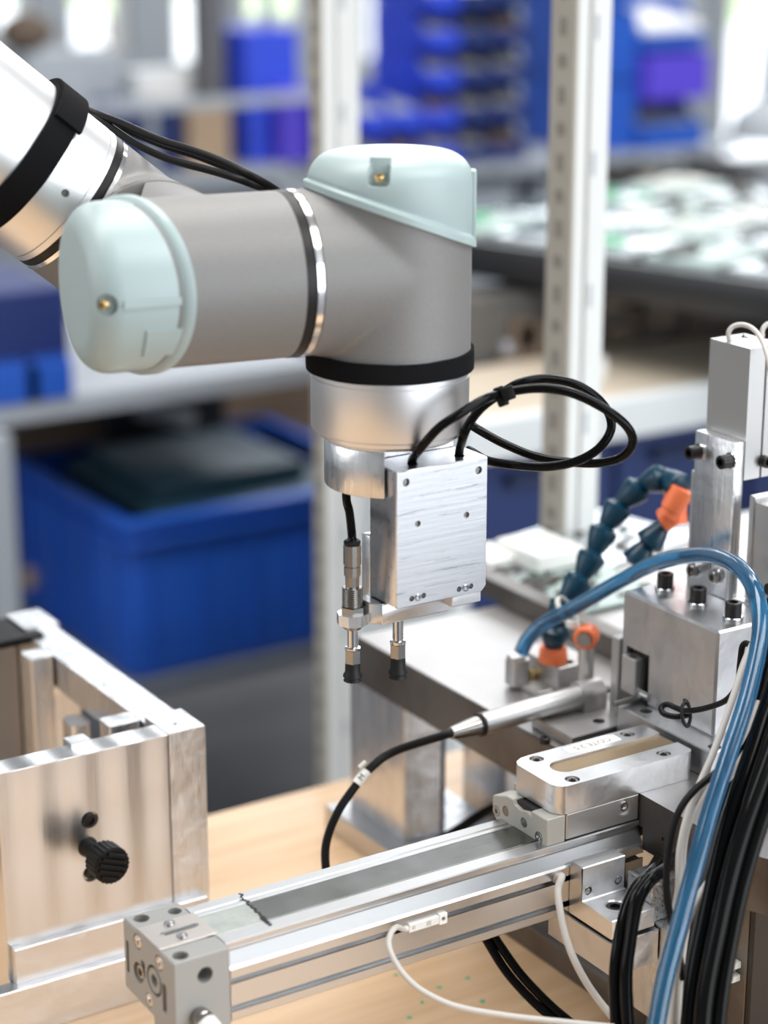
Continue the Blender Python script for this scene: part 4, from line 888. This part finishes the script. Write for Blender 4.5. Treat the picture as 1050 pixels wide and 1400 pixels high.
# looping hoses above the block
LH = ((('glossy black hose making the outer loop, from the left top hole of the gripper block'),
       [(th[0].x, th[0].y, BZ1 - 5), (th[0].x, th[0].y, BZ1 + 2)] + [tuple(at(x, y, D)) for x, y, D in ((574, 614, 948), (600, 585, 940), (630, 565, 939), (662, 546, 946), (690, 537, 955), (735, 531, 955), (780, 537, 955), (825, 558, 957), (856, 582, 961), (865, 605, 967), (850, 625, 975), (820, 633, 983), (780, 632, 990), (735, 625, 996), (690, 607, 1004), (655, 588, 1012), (635, 575, 1022))]),
      (('glossy black hose with the inner loop, from the right top hole of the gripper block'),
       [(th[1].x, th[1].y, BZ1 - 5), (th[1].x, th[1].y, BZ1 + 2)] + [tuple(at(x, y, D)) for x, y, D in ((634, 595, 966), (644, 575, 964), (660, 556, 962), (685, 538, 962), (712, 523, 963), (745, 518, 965), (785, 525, 967), (815, 543, 970), (832, 565, 972), (835, 588, 973), (820, 612, 974), (790, 630, 976), (750, 638, 980), (705, 636, 986), (668, 630, 996), (640, 615, 1008))]))
for lab, P in LH:
    bm = new(); tube(bm, P, 2.15, 16, 14); tag(link('air_hose', bm, 'gloss_black', origin=P[0]), lab, 'hose', 'looping gripper hoses')
ct = thing('cable_tie', 'black cable tie binding the two looping gripper hoses', 'cable tie', tuple(at(685, 543, 956)))
c_ = at(685, 542, 957); dd = (at(712, 532, 957) - at(660, 551, 957)).normalized(); vv = (CAM - c_).normalized(); e2 = dd.cross(vv).normalized()
bm = new(); obox(bm, c_, dd, e2, vv, 2.6, 4.6, 5.4, .9); link('strap', bm, 'satin_black', ct)
bm = new(); obox(bm, c_ + dd * 3.4 + vv * 1.0 - e2 * .2, dd, e2, vv, 3.0, 3.2, 6.2, .6); link('tie_head', bm, 'satin_black', ct)

# ================================================================== BACKGROUND
def post(label, px, D, w1, w2, ztop=900, zbot=-790, hole_mat='clutter_dark'):
    c = at(px, 700, D); t = thing('rack_post', label, 'post', (c.x, c.y, zbot))
    # L-shaped slotted upright, near corner at c: one flange along +Y (beige side), one along +X
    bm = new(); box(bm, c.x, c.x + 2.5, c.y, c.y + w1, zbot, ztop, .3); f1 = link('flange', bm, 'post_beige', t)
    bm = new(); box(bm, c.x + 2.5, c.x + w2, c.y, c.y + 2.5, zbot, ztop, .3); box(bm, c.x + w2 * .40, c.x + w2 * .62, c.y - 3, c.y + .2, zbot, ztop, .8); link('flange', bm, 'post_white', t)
    b1 = new(); b2 = new(); z = zbot + 20; k = 0
    while z < min(ztop, 700):
        if k % 2: prism(b1, circ(c.y + w1 * .5, z, 5, 12), YZ, c.x - .3, c.x + .2)
        else: prism(b1, rrect(c.y + w1 * .5 - 3.5, c.y + w1 * .5 + 3.5, z - 6, z + 6, 2, 2), YZ, c.x - .3, c.x + .2)
        if k % 4 == 0: prism(b2, rrect(c.x + w2 * .47, c.x + w2 * .56, z - 8, z + 8, 1, 2), XZ, c.y - 3.4, c.y - 2.9)
        z += 22; k += 1
    o = link('slot', b1, 'slot_shade', t, label='row of slots'); o['kind'] = 'stuff'; o = link('slot', b2, 'shelf_grey', t); o['kind'] = 'stuff'
    bm = new(); box(bm, c.x - 6, c.x + w2, c.y - 6, c.y + w1, zbot, zbot + 5); link('foot', bm, 'shelf_grey', t)
    return c
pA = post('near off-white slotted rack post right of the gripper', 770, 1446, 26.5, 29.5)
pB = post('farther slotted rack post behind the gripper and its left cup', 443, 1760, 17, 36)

def simple(name, label, cat, m, x0, x1, y0, y1, z0, z1, bev=1, group=None):
    bm = new(); box(bm, x0, x1, y0, y1, z0, z1, bev); return tag(link(name, bm, m, origin=((x0 + x1) / 2, (y0 + y1) / 2, z0)), label, cat, group)

# bench behind the posts (right): beige top, white front edge, navy drawer cabinets below
bz = 60; fc = on(900, 534, 2, bz); by0 = fc.y; bl = on(622, 560, 1, by0).x - fc.x; bw = on(850, 468, 2, bz); bd = bw.y - by0 - 13
bt = thing('rear_bench', 'bench with beige top and broad white front rail behind the near post', 'bench', (fc.x, by0 + 200, -790))
bm = new(); box(bm, fc.x + bl, fc.x + 900, by0, by0 + bd, bz - 6, bz, 1); link('bench_top', bm, 'bench_beige', bt)
bm = new(); box(bm, fc.x + bl, fc.x + 900, by0 - 18, by0, bz - 38, bz + 2, 1); link('front_rail', bm, 'bench_white', bt)
for dx in (bl, 880):
    bm = new(); box(bm, fc.x + dx, fc.x + dx + 20, by0, by0 + bd - 2, -790, bz - 6, 1); link('leg', bm, 'bench_white', bt)
cb = thing('drawer_cabinet', 'navy blue drawer cabinet under the white railed bench', 'cabinet', (fc.x, by0 + 150, -790))
bm = new(); box(bm, fc.x + bl + 26, fc.x + 870, by0 + 30, by0 + bd - 3, -785, bz - 8, 2); link('carcass', bm, 'navy', cb)
for i in range(6):
    xx = fc.x + bl + 30 + i * (840 - bl) / 6
    for j in range(3):
        bm = new(); box(bm, xx, xx + (840 - bl) / 6 - 6, by0 + 16, by0 + 30, -780 + j * 272, -516 + j * 272, 2); dr = link('drawer', bm, 'navy', cb)
        bm = new(); box(bm, xx + 40, xx + 110, by0 + 4, by0 + 16, -560 + j * 272, -548 + j * 272, 2); link('handle', bm, 'dark_navy_metal', dr)
# objects standing on that bench
def onbench(name, label, cat, px, py, w_, h, d_, m, group=None):
    c = on(px, py, 2, bz); return simple(name, label, cat, m, c.x - w_ / 2, c.x + w_ / 2, c.y, c.y + d_, bz, bz + h, 2, group)
bo = thing('spray_bottle', 'white bottle standing on the bench left of the near post', 'bottle', tuple(on(718, 470, 2, bz)))
c = on(718, 470, 2, bz); bm = new(); lathe(bm, (c.x, c.y, bz), Zv, [(0, 13), (48, 13), (58, 8), (62, 6)], 24); link('bottle_body', bm, 'white_plastic', bo)
bm = new(); lathe(bm, (c.x, c.y, bz + 62), Zv, [(0, 7), (14, 7), (16, 4)], 16); link('bottle_cap', bm, 'carton', bo, label='tan cap')
onbench('paper_stack', 'bright white paper stack on the bench behind the wrist strap', 'paper', 668, 486, 60, 9, 80, 'paper')
onbench('white_carton', 'small white carton on the bench right of the near post', 'box', 820, 525, 18, 26, 20, 'white_plastic')
onbench('parts_tin', 'low grey tin on the bench beside the white bottle', 'tin', 705, 492, 26, 20, 30, 'shelf_grey')
# dark machine cover band behind the bench
mc = thing('machine_cover', 'long dark brown-grey machine cover standing behind the bench top', 'machine', (bw.x, bw.y, bz - 850))
bm = new(); box(bm, on(600, 480, 1, bw.y).x, bw.x + 900, bw.y, bw.y + 60, -790, 130, 3); link('cover_panel', bm, 'clutter_dark', mc)
bm = new()
for k in range(26):
    a = bw.x - 200 + random.uniform(0, 900); zc = random.uniform(90, 150); zc -= 30; box(bm, a, a + random.uniform(12, 60), bw.y - 10, bw.y, zc - 18, zc + random.uniform(0, 16), 1)
o = link('cable_clutter', bm, 'clutter_brown', mc); o['kind'] = 'stuff'
# glossy tray table: front edge runs back-left to front-right
tz = 172; e1 = on(660, 335, 2, tz); e2_ = on(1050, 392, 2, tz)
tb = thing('tray_table', 'long table with black front edge carrying rows of glossy foil trays', 'table', ((e1.x + e2_.x) / 2, (e1.y + e2_.y) / 2, -790))
ex = (e2_ - e1).normalized(); ey = Vector((-ex.y, ex.x, 0));  ey = ey if ey.dot(Vector((HX, HY, 0))) > 0 else -ey
TL = 150 + (e2_ - e1).length + 450; tc_ = e1 + ex * (TL / 2 - 150)
bm = new(); obox(bm, tc_ + ey * 280 - Zv * 15, ex, ey, Zv, TL / 2, 280, 15, 2); link('tabletop', bm, 'tray_black', tb)
bm = new(); obox(bm, tc_ - ey * 6 - Zv * 14, ex, ey, Zv, TL / 2, 6, 20, 2); link('front_edge', bm, 'tray_black', tb)
for k in (-1, 1):
    bm = new(); obox(bm, tc_ + ex * (TL / 2 - 30) * k + ey * 400 - Zv * 496, ex, ey, Zv, 20, 20, 465, 1); link('leg', bm, 'frame_dark', tb)
ti = 0
colnames = ['first', 'second', 'third', 'fourth', 'fifth', 'sixth', 'seventh', 'eighth']; rown = ['front', 'second', 'third', 'rearmost']
for j in range(4):
    for i in range(8):
        c = e1 + ex * (-60 + i * 100) + ey * (70 + j * 130) + Zv * 1
        t = thing('foil_tray', 'foil tray in the %s row of the tray table, %s from its left end' % (rown[j], colnames[i]), 'tray', tuple(c), 'foil trays on the table')
        bm = new(); obox(bm, c + Zv * 5, ex, ey, Zv, 42, 55, 5, 3); link('tray', bm, 'foil' if (i + j) % 3 else 'pcb_pale', t)
        bm = new()
        for q in range(5): a, b = random.uniform(-30, 30), random.uniform(-42, 42); obox(bm, c + ex * a + ey * b + Zv * 12, ex, ey, Zv, random.uniform(5, 14), random.uniform(4, 12), random.uniform(1, 3), 0)
        o = link('tray_content', bm, random.choice(['pcb_green', 'clutter_dark', 'teal_dark', 'paper', 'tray_black']), t); o['kind'] = 'stuff'

# bin shelves behind: racks of open-fronted blue bins
def bin_(label, c, w_, d_, h, m, group, content='white_plastic', front=.5):
    """open-front storage bin, its front on the -Y side"""
    t = thing('storage_bin', label, 'bin', (c.x, c.y, c.z), group)
    x0, x1, y0, y1, z0, z1 = c.x - w_ / 2, c.x + w_ / 2, c.y, c.y + d_, c.z, c.z + h
    bm = new(); prism(bm, [(y0, z0), (y1, z0), (y1, z1), (y0 + d_ * .28, z1), (y0 + d_ * .1, z0 + h * front), (y0, z0 + h * front)], YZ, x0, x1); o = link('bin_body', bm, m, t, smooth=False)
    cm = new(); prism(cm, [(y0 + 3, z0 + 4), (y1 - 3, z0 + 4), (y1 - 3, z1 + 5), (y0 + 3, z1 + 5)], YZ, x0 + 3, x1 - 3); cut(o, cm); 
    for p in o.data.polygons: p.use_smooth = False
    bm = new(); prism(bm, [(y0 + 4, z0 + 4.5), (y1 - 5, z0 + 4.5), (y1 - 5, z0 + h * .8), (y0 + d_ * .3, z0 + h * .62), (y0 + 4, z0 + h * .42)], YZ, x0 + 4, x1 - 4); link('bin_content', bm, content, t)
    return t
def shelf(label, x0, x1, y0, d_, z, m='shelf_grey', th=14): return simple('shelf_board', label, 'shelf', m, x0, x1, y0, y0 + d_, z - th, z)
# right bin rack (blue bins between the two posts, and right of the near post)
RY0 = 3350
def px2(x, y): return on(x, y, 1, RY0)
a = px2(480, 238); b = px2(735, 225); 
zsh = a.z
shelf('pale grey shelf carrying the small blue bins above the tray table', px2(470, 230).x, px2(1000, 230).x, RY0 - 20, 320, zsh - 2)
rows = [(205, 48), (150, 48), (98, 48), (40, 50), (-12, 50)]
k = 0; rl = ['lowest', 'second lowest', 'middle', 'fourth', 'top']
zc = zsh
hb_ = (px2(600, 150).z - px2(600, 205).z) * .93
for j in range(5):
    for i in range(5):
        xa = px2(492 + i * 46, 200).x; xb = px2(492 + (i + 1) * 46, 200).x
        if j >= 2 and i < 2: continue        # the window shows here
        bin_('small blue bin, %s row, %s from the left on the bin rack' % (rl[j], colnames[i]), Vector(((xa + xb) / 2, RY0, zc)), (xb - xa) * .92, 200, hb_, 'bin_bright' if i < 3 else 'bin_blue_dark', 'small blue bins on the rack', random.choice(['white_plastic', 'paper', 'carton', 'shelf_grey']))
    zc += hb_ * 1.03
xa, xb, xc = px2(815, 190).x, px2(868, 190).x, px2(955, 190).x
H1 = px2(860, 95).z - px2(860, 190).z; H2 = px2(900, 125).z - px2(900, 190).z
for k_, nm_ in enumerate(('lower', 'middle', 'upper')):
    bin_('large plain blue bin right of the near post, %s one of the left stack' % nm_, Vector(((xa + xb) / 2, RY0, zsh + k_ * H1 * 1.02)), (xb - xa) * .97, 260, H1, 'bin_blue', 'large blue bins', 'bin_blue_dark', .97)
bin_('large blue bin with pale content, bottom one beside the bright window', Vector(((xb + xc) / 2, RY0 - 20, zsh)), (xc - xb) * .97, 260, H2, 'bin_blue', 'large blue bins', 'shelf_grey')
bin_('large violet-blue bin, middle one beside the bright window', Vector(((xb + xc) / 2, RY0 - 30, zsh + H2 * 1.03)), (xc - xb) * .97, 260, H2, 'bin_violet', 'large blue bins', 'shelf_grey', .95)
bin_('large blue bin heaped with white parts, upper one beside the bright window', Vector(((xb + xc) / 2, RY0 - 10, zsh + H2 * 2.06)), (xc - xb) * .97, 260, H2 * 1.1, 'bin_blue', 'large blue bins', 'white_plastic', .3)
for k_ in range(7):
    xq = px2(745 + k_ * 46, 300).x; simple('storage_crate', 'crate under the bin shelf, %s from the near post' % colnames[k_], 'crate', ['shelf_grey', 'navy', 'clutter_dark', 'bench_beige', 'shelf_grey', 'clutter_dark', 'frame_dark'][k_], xq, xq + 48, RY0 + 10 + (k_ % 3) * 8, RY0 + 220, px2(650, 300).z, px2(650, 300).z + random.uniform(38, 58), 3, 'crates under the bin shelf')
# things on the far side of the tray table, under that shelf
u0 = px2(560, 300)
simple('storage_crate', 'grey-blue crate under the bin shelf, left of the near post', 'crate', 'shelf_grey', px2(650, 300).x, px2(720, 300).x, RY0 + 40, RY0 + 240, px2(650, 300).z, px2(650, 262).z)
simple('carton_box', 'tan carton under the bin shelf beside the robot cap', 'box', 'carton', px2(640, 300).x - 60, px2(650, 300).x - 5, RY0 + 40, RY0 + 240, px2(650, 300).z, px2(650, 262).z)
simple('lower_rack_board', 'grey rack board under the crate and carton', 'shelf', 'shelf_grey', px2(480, 300).x, px2(1050, 300).x, RY0 - 10, RY0 + 300, px2(650, 300).z - 14, px2(650, 300).z)
for px_ in (484, 1000):
    simple('rack_upright', 'thin steel upright at the %s end of the bin rack' % ('left' if px_ < 500 else 'right'), 'post', 'shelf_grey', px2(px_, 200).x - 12, px2(px_, 200).x + 6, RY0 + 302, RY0 + 326, -790, 1100)
hs_ = thing('steel_hood', 'round grey lamp hood by the bright window at the right edge', 'lamp', tuple(at(1048, 150, 3600)))
bm = new(); lathe(bm, at(1050, 190, 3600), Zv, [(0, 70), (40, 60), (70, 20), (400, 6)], 24); link('hood', bm, 'shelf_grey', hs_)

# left rack: shelf board with tote below, crates above
LY = 2350
def lx(x, y): return on(x, y, 1, LY)
s0 = lx(215, 525)
shelf('long grey shelf board above the big blue tote', lx(-120, 560).x, lx(440, 500).x, LY, 420, s0.z, 'shelf_grey', 26)
tz0 = lx(180, 934).z
TO = thing('blue_tote', 'big blue ribbed plastic tote full of dark parts on the lower shelf', 'tote', ((lx(180, 925).x + 200), LY + 150, tz0))
tx0 = lx(172, 700).x; tx1 = tx0 + 420; ty0, ty1 = LY, LY + 390; tzt = lx(172, 716).z
bm = new(); box(bm, tx0 + 6, tx1 - 6, ty0 + 6, ty1 - 6, tz0, tzt, 6, 3); tb_ = link('tote_body', bm, 'bin_blue', TO)
cm = new(); box(cm, tx0 + 14, tx1 - 14, ty0 + 14, ty1 - 14, tz0 + 8, tzt + 30); cut(tb_, cm)
for zz_, hh_ in ((tzt - 12, 12), (tzt - 34, 6)):
    bm = new(); box(bm, tx0 - 6, tx1 + 6, ty0 - 8, ty1, zz_, zz_ + hh_, 3, 2); ri = link('rim', bm, 'bin_blue', TO)
    cm = new(); box(cm, tx0 + 14, tx1 - 14, ty0 + 14, ty1 - 14, zz_ - 5, zz_ + 30); cut(ri, cm)
for k in range(6):
    x_ = tx0 + 30 + k * 76; bm = new(); box(bm, x_, x_ + 5, ty0 + .5, ty0 + 7, tz0 + 4, tzt - 12, 1); link('rib', bm, 'bin_blue', TO)
for k in range(4):
    y_ = ty0 + 30 + k * 100; bm = new(); box(bm, tx0 + .5, tx0 + 7, y_, y_ + 8, tz0 + 4, tzt - 12, 1); link('rib', bm, 'bin_blue', TO)
bm = new(); c = on(40, 790, 0, tx0 + 2); cyl(bm, (tx0 + 8, c.y, c.z), (tx0 - 1, c.y, c.z), 18, 24); link('round_sticker', bm, 'carton', TO)
pts_ = thing('dark_parts_case', 'dark teal tool case lying in the blue tote', 'case', (tx0 + 180, LY + 140, tzt - 60))
bm = new(); box(bm, tx0 + 60, tx1 - 60, ty0 + 30, ty1 - 60, tzt - 60, tzt - 4, 8, 2); link('case_body', bm, 'teal_dark', pts_)
bm = new(); box(bm, tx0 + 80, tx1 - 110, ty0 + 70, ty1 - 100, tzt - 3.8, tzt + 22, 4, 2); link('case_lid', bm, 'teal_dark', pts_)
simple('black_reel', 'black box standing behind the dark case in the tote', 'box', 'tray_black', tx0 + 130, tx0 + 330, ty1 - 50, ty1 - 20, tzt - 60, tzt + 70, 3)
bs_ = thing('lid_strip', 'pale grey bag strip leaning on the black box behind the case', 'bag', (tx0 + 225, ty1 - 58, tzt + 22))
bm = new(); obox(bm, Vector((tx0 + 225, ty1 - 58, tzt + 40)), Vector((1, 0, -.35)).normalized(), Vector((0, 1, 0)), Vector((.35, 0, 1)).normalized(), 48, 6, 12, 3); link('strip', bm, 'shelf_grey', bs_)
simple('lower_shelf', 'blue-grey lower shelf under the big tote', 'shelf', 'shelf_dark', lx(60, 925).x - 300, lx(440, 925).x + 200, LY - 10, LY + 420, tz0 - 22, tz0 - 1)
simple('back_panel', 'dull brown rack panel behind the tote', 'panel', 'clutter_brown', lx(-120, 700).x, lx(440, 600).x + 300, LY + 450, LY + 470, -500, s0.z - 27)
simple('left_rack_post', 'pale blue-grey rack post at the left edge beside the tote', 'post', 'shelf_grey', lx(-8, 700).x - 22, lx(-8, 700).x + 12, LY - 40, LY - 12, -790, s0.z - 26)
simple('beige_box', 'pale beige box behind the far post above the tote', 'box', 'bench_beige', lx(352, 560).x, lx(352, 560).x + 60, LY + 396, LY + 446, tz0 - 1, tz0 + 330)
# crates on that shelf and things behind it
for i, (px_, py_, w_, h_, m, lab) in enumerate(((40, 520, 130, 75, 'bin_blue_dark', 'dark blue crate at the left end of the upper shelf, behind the arm'), (-62, 500, 60, 110, 'bin_blue_dark', 'dark blue crate cut by the left edge'))):
    c = lx(px_, py_); simple('crate', lab, 'crate', m, c.x - w_ / 2, c.x + w_ / 2, LY + 20 + i * 10, LY + 200, s0.z, s0.z + h_ + 60, 3, 'dark blue crates on the upper shelf')
c = lx(45, 505); simple('white_bag', 'pale bag lying in front of the dark crate under the joint cap', 'bag', 'shelf_grey', c.x - 40, c.x + 50, LY + 1, LY + 18, s0.z, s0.z + 22, 4)
for i, (px_, w_, m) in enumerate(((18, 62, 'bin_blue'), (66, 60, 'bin_blue'))):
    c = lx(px_, 500); bin_('blue open bin standing before the dark crate, %s one under the left joint cap' % ('left' if i == 0 else 'right'), Vector((c.x, LY - 4 - 0, s0.z + .5)), w_, 22, 50, m, 'blue bins on the upper shelf', 'bin_blue_dark', .9)
# far background table with clutter left of the far post
FY = 3500
def fx(x, y): return on(x, y, 1, FY)
zt_ = fx(260, 235).z
ft = thing('far_bench', 'far grey bench with cardboard and blue bins below the windows', 'bench', (fx(200, 240).x, FY + 200, -790))
bm = new(); box(bm, fx(-100, 240).x, fx(400, 240).x, FY, FY + 500, zt_ - 30, zt_, 2); link('bench_top', bm, 'shelf_grey', ft)
bm = new(); box(bm, fx(-100, 240).x, fx(400, 240).x, FY + 100, FY + 480, -790, zt_ - 30, 2); link('bench_body', bm, 'shelf_grey', ft)
def far(name, lab, cat, m, xa, xb, ya, yb, dy=0, dd_=150, group=None):
    simple(name, lab, cat, m, fx(xa, ya).x, fx(xb, ya).x, FY + dy, FY + dy + dd_, zt_, fx((xa + xb) / 2, yb).z, 3, group)
far('storage_bin', 'dark blue bin on the far bench, just above the sagging arm hoses', 'bin', 'bin_blue_dark', 150, 200, 200, 142)
far('storage_bin', 'dark blue bin on the far bench, between two pale boxes', 'bin', 'bin_blue_dark', 218, 250, 200, 145)
far('pale_box', 'pale lilac box on the far bench between the two dark blue bins', 'box', 'shelf_grey', 202, 217, 200, 140)
far('carton_box', 'tan carton on the far bench left of the blue bin stack', 'box', 'carton', 258, 316, 200, 145)
far('steel_column', 'dark steel column beside the narrow window', 'column', 'frame_dark', 318, 346, 200, -60, 100, 60)
far('bin_tower', 'tall bright blue bin tower left of the far post', 'bin', 'bin_bright', 352, 424, 200, 42, 40)
far('storage_bin', 'violet-blue bin standing right before the foot of the blue bin tower', 'bin', 'bin_violet', 385, 424, 200, 120, 0, 38)
far('pale_crate', 'pale grey crate stack on the far bench below the leftmost windows', 'crate', 'shelf_grey', 60, 145, 190, 75, 60)
far('pale_crate', 'pale crate in front of the narrow window', 'crate', 'bench_white', 240, 315, 200, 105, 160, 80)
far('pale_crate', 'lilac grey crate stack under the second window', 'crate', 'shelf_grey', 150, 232, 190, 85, 200)
c = fx(70, 45); bt_ = thing('dark_bag', 'dark brown bag slumped on the pale crates under the windows', 'bag', (c.x, FY + 100, fx(102, 75).z))
bm = new(); bmesh.ops.create_icosphere(bm, subdivisions=3, radius=1)
for v in bm.verts: v.co = Vector((c.x + v.co.x * 50, FY + 110 + v.co.y * 40, fx(102, 75).z + 34 + v.co.z * 34 + 6 * noise.noise(v.co * 3)))
link('bag_body', bm, 'clutter_brown', bt_)
simple('cross_rail', 'grey steel rail running across in front of the far bins', 'rail', 'shelf_grey', fx(-60, 130).x, fx(440, 130).x, FY - 60, FY - 40, fx(300, 142).z, fx(300, 128).z)
for px_ in (-60, 436): simple('rail_stand', 'slim grey stand at the %s end of the cross rail' % ('left' if px_ < 0 else 'right'), 'post', 'shelf_grey', fx(px_, 130).x - 5, fx(px_, 130).x + 5, FY - 58, FY - 42, -790, fx(300, 142).z)
